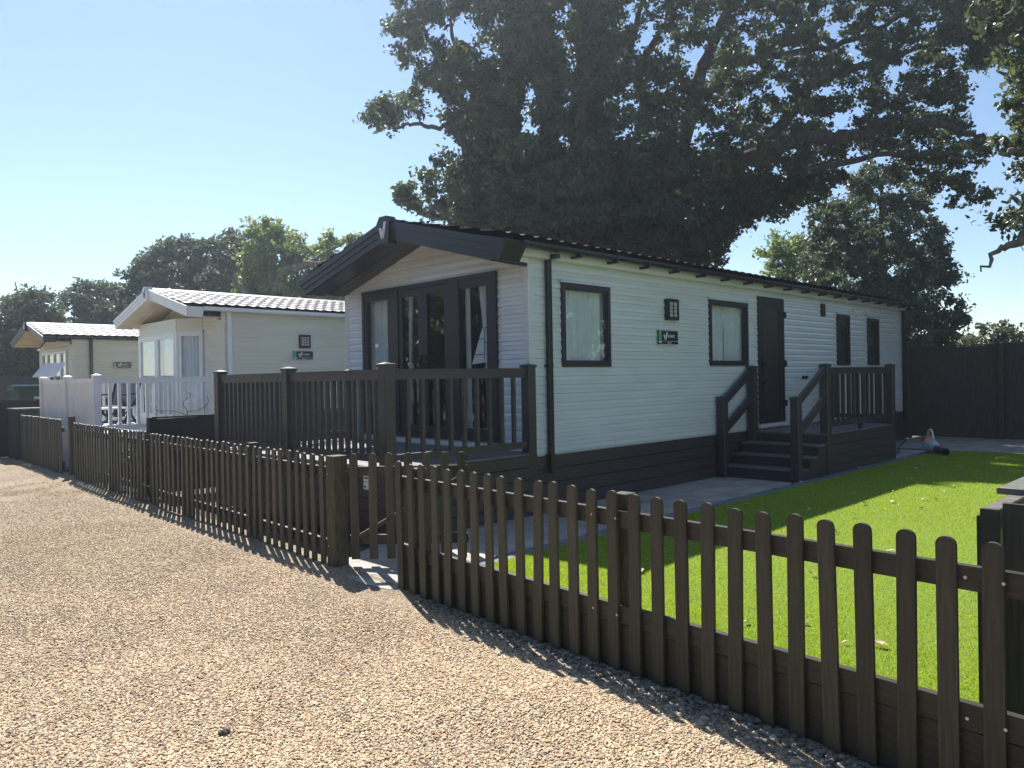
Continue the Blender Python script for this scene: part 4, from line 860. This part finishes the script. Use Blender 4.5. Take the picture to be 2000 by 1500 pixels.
def crown_points(poly, depth, n, thick, holes=(), margin=.22, bias=1.3):
    """fill a crown whose outline was traced at 'depth' metres with clump centres, as a rounded volume"""
    A = np.array(poly); sc = 1484/depth; out = []; lo, hi = A.min(0), A.max(0)
    while sum(map(len, out)) < n:
        P = rng.uniform(lo, hi, (n*2, 2)); d, ins = seg_dist(P, poly); dm = d/sc; ok = ins & (dm > margin*rng.uniform(.3, 1.3, len(P)))
        for hx, hy, rx, ry in holes: ok &= ((P[:, 0]-hx)/(rx*1.2+2))**2+((P[:, 1]-hy)/(ry*1.2+2))**2 > rng.uniform(.75, 1.5, len(P))
        P = P[ok]; dm = dm[ok]; T = np.minimum(dm*bias+.35, thick); off = rng.uniform(-1, 1, len(P))*T
        v = (np.stack([(P[:, 0]-1000)/1484, -(P[:, 1]-750)/1484, -np.ones(len(P))], 1))@AX.T
        out.append(CAM+v*(depth+off)[:, None])
    return np.concatenate(out)[:n]
def tree_root(name, base, label, cat='tree', group=None): return empty(name, tuple(base), label, cat, group)
def limbs(root, D, lst, m, name='trunk'):
    base = np.array(root.location); b = MB()
    for pts, r0, r1 in lst:
        P = []
        for p in pts:
            if len(p) == 4: P.append(np.array(p[:3])-base)      # world point
            else: P.append(at(p[0], p[1], D+p[2])-base)
        P = catmull(P, 5); n = len(P); P = [q+np.array([random.gauss(0, .03) for _ in range(3)]) for q in P]
        b.tube(P, [r0+(r1-r0)*(i/(n-1)) for i in range(n)], 8)
    return b.build(name, m, root)
# --- the big oak behind the grey caravan
D1 = 21.0
gp = at(1230, 640, D1); gp[2] = 0
oak = tree_root('oak_tree', gp, 'huge ivy-clad oak towering behind the grey caravan and filling the upper middle')
OUT = [(790,-120),(765,-40),(768,0),(752,38),(742,100),(758,118),(778,128),(800,150),(770,168),(735,182),(698,212),(692,230),(705,242),(735,268),(762,262),(790,240),(840,236),(868,250),(890,285),(880,300),(850,276),(840,300),(838,318),(812,335),(806,350),(822,368),(832,400),(828,425),(850,440),(880,470),(1000,520),(1200,560),(1360,535),(1404,530),(1452,513),(1440,478),(1460,443),(1482,436),(1540,438),(1574,410),(1634,386),(1658,352),(1650,322),(1672,306),(1684,318),(1740,345),(1795,376),(1835,394),(1876,417),(1905,403),(1940,392),(1952,374),(1912,360),(1902,345),(1946,312),(1978,302),(1940,276),(1908,254),(1890,214),(1916,186),(1916,168),(1894,150),(1925,135),(1985,90),(2010,-20),(1960,-90),(1700,-140),(1400,-170),(1000,-150)]
HOL = [(1362,118,34,26),(1622,178,34,9),(1646,236,24,22),(1676,112,26,9),(1910,205,26,45),(1458,240,12,8),(1047,262,24,17),(1230,270,18,8),(850,205,24,14),(893,62,28,22),(925,163,18,22),(1085,36,14,14),(1270,60,14,10),(1020,170,12,20),(1180,90,10,14),(1250,95,12,16),(1330,40,16,9),(1400,36,12,8),(1510,60,10,7),(1735,175,20,8),(1790,205,22,9),(1700,310,20,12),(1836,215,20,8),(1555,105,10,6),(1300,175,14,9),(1150,250,10,8),(960,60,10,12),(840,120,12,10),(1850,335,26,10),(1750,268,16,7),(1595,300,10,7),(1110,130,8,12),(1226,262,10,8),(1470,330,9,6),(1365,240,8,6),(1560,362,10,6),(1420,400,10,6),(1640,60,9,6),(1800,60,12,8),(1860,100,18,9),(1745,40,10,6)]
C = crown_points(OUT, D1, 2300, 3.4, HOL)
px_ = None
leaves('crown', C-gp, rng.uniform(.2, .46, len(C)), 92, .135, M_['oak'], oak)
# small outlying lobe on the lower left and dense inner masses, ivy on the stems
LOB = [(775,364),(795,358),(818,372),(822,392),(812,416),(790,421),(772,392)]
C = crown_points(LOB, D1, 16, .5, margin=.1); leaves('crown', C-gp, np.full(len(C), .26), 90, .15, M_['oak'], oak)
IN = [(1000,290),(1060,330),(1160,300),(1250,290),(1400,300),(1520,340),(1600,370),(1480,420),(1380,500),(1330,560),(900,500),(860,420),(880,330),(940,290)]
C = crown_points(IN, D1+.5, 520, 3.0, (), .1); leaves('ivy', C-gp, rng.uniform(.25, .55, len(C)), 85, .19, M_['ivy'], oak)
IV = []
for st in ([(1000,560),(985,420),(975,300),(1000,200),(1010,110),(1010,-60)], [(1090,560),(1080,430),(1070,330),(1075,230),(1065,120),(1070,-80)], [(1180,560),(1165,420),(1160,300),(1150,180),(1155,60),(1150,-100)], [(940,420),(950,330),(960,250),(950,140)]):
    for q in catmull([(a, b_, 0) for a, b_ in st], 12):
        for _ in range(4): IV.append(at(q[0]+random.gauss(0, 13), q[1]+random.gauss(0, 8), D1-.3+random.uniform(-.5, .5)))
IV = np.array(IV); leaves('ivy', IV-gp, rng.uniform(.2, .42, len(IV)), 90, .13, M_['ivy'], oak)
limbs(oak, D1, [
    ([(gp[0], gp[1], 0, 1), (1225,560,0), (1190,470,0), (1165,300,.2), (1150,160,0), (1150,0,0), (1160,-110,0)], .62, .16),
    ([(1210,540,0), (1100,450,-.4), (1075,330,-.3), (1072,200,-.2), (1066,60,0), (1050,-110,0)], .42, .14),
    ([(1190,560,0), (1010,470,.3), (985,330,.2), (990,200,.2), (1010,90,.2), (1020,-120,0)], .40, .12),
    ([(1010,460,0), (900,425,.2), (860,424,.2), (820,415,0), (808,395,0)], .16, .06),
    ([(960,360,0), (915,305,-.4), (898,262,-.5), (880,245,-.6), (845,246,-.8), (800,242,-.8), (770,256,-.8)], .11, .035),
    ([(975,300,0), (940,200,.3), (905,150,.5), (870,120,.5), (840,80,.4), (820,40,.3)], .15, .05), ([(940,150,.3), (890,140,.3), (860,135,0), (845,100,0)], .09, .03),
    ([(905,150,.5), (880,60,.6), (895,20,.6)], .07, .03),
    ([(1225,540,0), (1300,430,-.8), (1400,340,-1.2), (1480,300,-1.4), (1590,270,-1.5), (1650,268,-1.6), (1702,262,-1.6), (1730,235,-1.7), (1820,240,-1.8), (1890,262,-1.9), (1930,272,-2)], .27, .05),
    ([(1400,340,-1.2), (1520,250,-.8), (1560,200,-.5), (1600,150,-.3), (1690,130,-.2), (1790,95,0), (1880,60,0)], .2, .05),
    ([(1480,300,-1.4), (1600,330,-1.8), (1700,300,-2), (1780,300,-2), (1860,300,-2.2), (1910,310,-2.2)], .10, .03),
    ([(1230,470,0), (1290,380,.8), (1340,250,1.2), (1370,130,1.2), (1420,20,1), (1440,-110,1)], .3, .1),
    ([(1290,380,.8), (1310,250,1), (1240,160,1), (1270,90,1), (1330,0,1)], .16, .06), ([(1165,200,0), (1210,150,0), (1240,60,0), (1265,-60,0)], .13, .05),
    ([(1370,130,1), (1500,110,1), (1620,90,.8), (1730,50,.6), (1830,-20,.5)], .13, .05), ([(1702,262,-1.6), (1700,232,-1.6), (1720,190,-1.6)], .08, .03),
    ([(1145,110,-1.6), (1148,180,-1.6), (1140,210,-1.5), (1120,300,-1.2)], .12, .16)], M_['bark'])
# --- second oak leaning in from the right
D2 = 13.0
gp2 = at(2330, 700, D2); gp2[2] = 0
oak2 = tree_root('oak_tree', gp2, 'oak reaching into the upper right corner from outside the frame')
O2 = [(1880,-80),(1882,5),(1900,40),(1920,80),(1935,130),(1965,150),(1972,175),(1948,198),(1962,222),(1975,236),(1938,240),(1932,262),(1955,285),(1990,300),(1965,330),(1948,352),(1960,372),(1985,380),(1970,400),(1938,420),(1918,450),(1915,470),(1896,496),(1903,512),(1893,538),(1905,546),(1925,522),(1950,500),(1960,485),(2000,465),(2080,480),(2300,520),(2600,300),(2600,-200),(2200,-300)]
H2 = [(1990,345,22,8),(1925,20,8,6),(1990,250,10,6),(1960,60,10,8),(1975,100,12,6),(1995,405,12,6)]
C = crown_points(O2, D2, 900, 2.0, H2, .1); leaves('crown', C-gp2, rng.uniform(.16, .38, len(C)), 90, .12, M_['oak'], oak2)
limbs(oak2, D2, [([(gp2[0], gp2[1], 0, 1), (2330,600,0), (2300,400,0), (2240,250,0), (2120,130,0), (2020,90,0), (1960,60,0), (1905,10,0)], .45, .04),
    ([(2240,250,0), (2120,260,-.3), (2030,290,-.4), (1975,300,-.5), (1945,290,-.5)], .16, .02), ([(2300,400,0), (2160,400,-.2), (2050,440,-.3), (1985,465,-.3), (1950,490,-.3), (1920,530,-.3)], .16, .015),
    ([(2120,130,0), (2050,180,.2), (1985,160,.2), (1950,140,.2)], .1, .02), ([(2020,90,0), (1980,20,0), (1950,-40,0)], .08, .03), ([(2050,440,-.3), (2000,400,-.3), (1960,390,-.3)], .07, .02)], M_['lightbark'])
# --- bushy tree beyond the right end of the caravan
D3 = 27.0
gp3 = at(1700, 680, D3); gp3[2] = 0
t3 = tree_root('bushy_tree', gp3, 'dark bushy tree behind the far end of the grey caravan')
O3 = [(1590,470),(1575,440),(1600,400),(1640,385),(1660,355),(1680,325),(1700,310),(1750,318),(1780,340),(1790,370),(1810,385),(1825,410),(1828,435),(1850,450),(1858,475),(1850,500),(1862,512),(1862,530),(1882,538),(1850,560),(1885,590),(1888,610),(1900,625),(1870,650),(1860,690),(1860,740),(1560,740),(1570,560),(1560,520)]
C = crown_points(O3, D3, 760, 2.6, [(1600,500,10,8),(1640,420,8,8),(1800,450,10,8),(1700,400,8,6),(1850,600,8,8)], .1); leaves('crown', C-gp3, rng.uniform(.2, .5, len(C)), 85, .15, M_['darkleaf'], t3)
limbs(t3, D3, [([(gp3[0], gp3[1], 0, 1), (1710,640,0), (1715,550,0), (1720,450,0), (1722,360,0)], .3, .05), ([(1712,600,0), (1780,540,.5), (1830,500,.5), (1855,480,.5)], .14, .03), ([(1714,580,0), (1660,500,.5), (1630,430,.5)], .14, .03)], M_['bark'])
D3b = 31.0; gp3b = at(1530, 680, D3b); gp3b[2] = 0
t3b = tree_root('small_tree', gp3b, 'lighter green small tree showing over the grey caravan roof')
C = crown_points([(1462,490),(1485,485),(1500,468),(1520,458),(1548,466),(1575,455),(1610,480),(1640,700),(1490,700),(1500,560),(1478,520)], D3b, 200, 1.6, margin=.1); leaves('crown', C-gp3b, rng.uniform(.25, .5, len(C)), 90, .16, M_['oaky'], t3b)
limbs(t3b, D3b, [([(gp3b[0], gp3b[1], 0, 1), (1545,600,0), (1540,520,0), (1520,475,0)], .2, .04)], M_['bark'])
# --- hedge over the back fence
D4 = 33.0; gp4 = at(1960, 690, D4); gp4[2] = 0
hd = tree_root('hedge_bush', gp4, 'low olive green bush showing above the back fence at the right', 'bush')
C = crown_points([(1855,665),(1880,650),(1905,636),(1925,634),(1945,626),(1968,630),(1985,640),(2030,630),(2120,640),(2150,740),(1850,740)], D4, 260, 2.0, margin=.1); leaves('foliage', C-gp4, rng.uniform(.25, .5, len(C)), 90, .16, M_['hedge'], hd)
# --- trees behind the cream caravans
def far_tree(name, label, poly, D, n, m, base, lim, r=(.3, .62), k=100, sz=.19, thick=3., holes=(), bark='bark', mg=.15):
    gp_ = at(base[0], base[1], D); gp_[2] = 0; t = tree_root(name, gp_, label)
    C_1 = crown_points(poly, D, n, thick, holes, mg); leaves('crown', C_1-gp_, rng.uniform(*r, len(C_1)), k, sz, M_[m], t)
    limbs(t, D, [([(gp_[0], gp_[1], 0, 1)]+a if i == 0 else a, r0, r1) for i, (a, r0, r1) in enumerate(lim)], M_[bark]); return t
far_tree('yellow_green_tree', 'sunlit yellow green tree with pale bare limbs between the caravan roofs', [(450,700),(455,600),(470,560),(478,520),(470,480),(478,455),(490,440),(486,424),(505,418),(528,425),(545,440),(560,450),(580,462),(592,470),(610,478),(622,470),(632,452),(655,460),(672,460),(680,447),(698,455),(712,470),(740,500),(760,560),(760,700)], 32, 560, 'oaky', (520, 700), [([(525,600,-1), (540,560,-1.4), (560,530,-1.6), (600,518,-1.6), (640,512,-1.6)], .32, .08), ([(535,570,-1.2), (528,530,-1), (532,490,-.6), (520,450,0)], .2, .05), ([(500,600,-1.5), (478,570,-1.8), (458,548,-2), (462,536,-2)], .2, .06), ([(600,518,-1.6), (640,490,-1), (690,465,-.5)], .1, .03)], thick=2.2, holes=[(612,470,20,10),(668,492,16,12),(612,500,10,7)], bark='lightbark', k=85)
far_tree('dark_tree', 'dark green rounded tree behind the white fascia caravan', [(228,600),(232,560),(225,540),(245,528),(262,505),(258,492),(280,495),(305,485),(318,468),(345,470),(365,462),(380,470),(400,468),(415,482),(430,462),(445,452),(468,462),(490,480),(500,520),(500,740),(230,740)], 36, 760, 'darkleaf', (370, 720), [([(370,640,0), (365,560,0), (360,490,0)], .35, .08), ([(368,600,0), (310,540,.5), (270,500,.5)], .15, .04)], holes=[(405,500,8,5)], k=100)
far_tree('pale_tree', 'pale green airy tree above the dark fascia caravan roof', [(120,600),(122,575),(140,556),(160,548),(190,550),(215,552),(228,545),(250,570),(260,640),(255,760),(110,760)], 40, 330, 'darkleaf', (185, 720), [([(185,660,0), (190,610,0), (185,565,0)], .25, .06)], holes=[(132,630,8,8),(118,590,8,6)], k=80)
far_tree('tall_shrub_tree', 'dense dark tree with an upright wisp at the left edge', [(-260,760),(-260,580),(-120,560),(-30,585),(0,590),(14,575),(20,584),(40,580),(52,562),(72,556),(92,570),(104,590),(118,600),(122,640),(135,680),(130,760)], 34, 800, 'darkleaf', (20, 730), [([(20,680,0), (40,620,0), (50,580,0)], .3, .05), ([(40,600,0), (34,570,0), (30,552,0)], .05, .02)], holes=[(20,645,7,6),(62,690,5,5)], k=95)
far_tree('background_tree', 'far dense trees filling the gap behind the roofs at the left', [(-300,700),(100,690),(300,640),(560,600),(760,560),(900,540),(1000,540),(1000,760),(-300,760)], 48, 800, 'darkleaf', (300, 740), [([(300,720,0), (300,690,0), (300,660,0)], .2, .1)], r=(.5, 1.0), sz=.3, k=60)
wisp = at(31, 556, 34); 
# weeds behind the picket fence, climbing stems on the black divider
M_['weedleaf'] = leafmat('weed_leaf', (.07, .11, .03), (.15, .20, .06), .35)
def weed(label, x, y, n, h, m='weedleaf', r=.24, name='weed', cat='weed', sz=.055):
    t = empty(name, (x, y, 0), label, cat); b = MB(); Cc = []
    for i in range(n):
        a = random.uniform(0, 6.28); q = random.uniform(.2, 1)*r; hh = h*random.uniform(.6, 1); P = catmull([(0, 0, 0), (q*.4*math.cos(a), q*.4*math.sin(a)*1.6, hh*.5), (q*math.cos(a), q*math.sin(a)*1.8, hh)], 4); b.tube(P, .006, 5)
        for p in P[2:]: Cc.append(p+np.random.default_rng(i).normal(0, .04, 3))
    b.build('stem', M_['hedgestem'], t); Cc = np.array(Cc); leaves('foliage', Cc, rng.uniform(.06, .14, len(Cc)), 22, sz, M_[m], t)
M_['hedgestem'] = mat('green_stem', (.10, .12, .04), None, .8, 9)
weed('tangled green weeds behind the picket fence by the white deck', -2.27, 5.1, 30, .75)
weed('smaller clump of weeds farther along behind the same pickets', -2.2, 6.0, 16, .6)
cs = empty('dead_climber', (-1.75, 5.02, 1.0), 'thin dead climbing stems curling above the black divider fence', 'plant'); b = MB()
for P in ([(0, 0, -.2), (.0, 0, .1), (-.05, .02, .22), (.06, .02, .33), (-.02, .0, .4)], [(0, 0, .05), (-.2, .0, .12), (-.4, 0, .13), (-.42, 0, .2)], [(0, 0, .1), (.18, 0, .12), (.3, 0, .22), (.28, 0, .32)]): b.tube(catmull(P, 5), .005, 5)
b.build('stem', M_['oldwood'], cs)
fl = empty('flower_clump', (-1.35, 17.2, 1.05), 'small clump of red flowers by the green box', 'flowers')
C = rng.normal(0, 1, (14, 3))*np.array([.18, .1, .08]); leaves('bloom', C, np.full(14, .06), 14, .05, M_['redleaf'] if 'redleaf' in M_ else M_['redfl'], fl)
C = rng.normal(0, 1, (14, 3))*np.array([.3, .1, .1])-np.array([0, 0, .1]); leaves('foliage', C, np.full(14, .09), 20, .06, M_['hedge'], fl)
for q in [(-.0, 0, -1.05)]: MB().tube([(0, 0, -1.05), (0, 0, -.05)], .02, 6).build('stem', M_['hedgestem'], fl)

# --- unseen caravan and trees, added for the window glass to reflect
build_side = build_van((.4, -12.9, 0), 11.0, 3.6, 'cream static caravan out of view beyond the lawn, added for window reflections', 'static caravans in a row',
    dict(clad=M_['cladc'], ze=2.88, gap_b=2.70, gap_a=3.20, side_holes=[], front_holes=[], per=.1))
roof(build_side, 11.1, 3.6, 2.93, 3.385, .16, -.5, M_['tilep'], M_['tilep'], 6, .21, .007)
for i, (tx, ty, hh, rr) in enumerate([(-19, -3, 6.5, 3.5), (-20, 6, 7.5, 3.8), (-21, 16, 6.5, 4), (-17, -12, 7, 4), (-6, -24, 8, 4), (6, -26, 7, 4), (-21, 25, 9, 4.5), (-22, 34, 10, 5), (-22, 44, 11, 5), (-20, 11, 8, 4), (-21, 1, 8, 4), (20, -9, 6, 3.5), (26, -4, 6, 3.5), (17, -17, 7, 4), (30, -14, 8, 5)]):
    t = tree_root('reflection_tree', (tx, ty, 0), ['added unseen bushy tree facing the brown deck across the drive', 'added unseen tall tree facing the white deck across the drive', 'added unseen tree farthest up the far side of the drive', 'added unseen tree behind the camera', 'added unseen tall tree down the drive', 'added unseen tree beyond the last plot', 'added unseen large tree up the drive', 'added unseen taller tree up the drive', 'added unseen tallest tree up the drive', 'added unseen tree between the two facing the decks', 'added unseen tree straight across from the gate', 'added unseen tree over the back fence, out to the right', 'added unseen second tree over the back fence to the right', 'added unseen tree behind the caravan beyond the lawn', 'added unseen large tree far out to the right'][i])
    C = rng.normal(0, 1, (240, 3)); C /= np.linalg.norm(C, axis=1)[:, None]; C = C*(rng.random((240, 1))**.4)*np.array([rr, rr, hh*.46])+np.array([0, 0, hh*.52])
    leaves('crown', C, np.full(240, .9), 40, .4, M_['darkleaf'], t); MB().tube([(0, 0, 0), (.1, 0, hh*.4), (0, .1, hh*.7)], [.3, .22, .1], 8).build('trunk', M_['bark'], t)

# --- haze volume added to stand in for the lens glare veil

b = MB(); b.box(-60, 90, -60, 90, -1.2, 22); hz = b.build('haze', None, kind='stuff', label='faint added haze standing in for lens glare', cat='haze')
hm = bpy.data.materials.new('veil_haze'); hm.use_nodes = True; ht = hm.node_tree; ht.nodes.clear(); ho = N(ht, 'ShaderNodeOutputMaterial'); pv = N(ht, 'ShaderNodeVolumePrincipled')
pv.inputs['Color'].default_value = (.78, .88, 1, 1); pv.inputs['Density'].default_value = .0014; pv.inputs['Anisotropy'].default_value = .6; ht.links.new(pv.outputs[0], ho.inputs['Volume'])
hz.data.materials.clear(); hz.data.materials.append(hm)
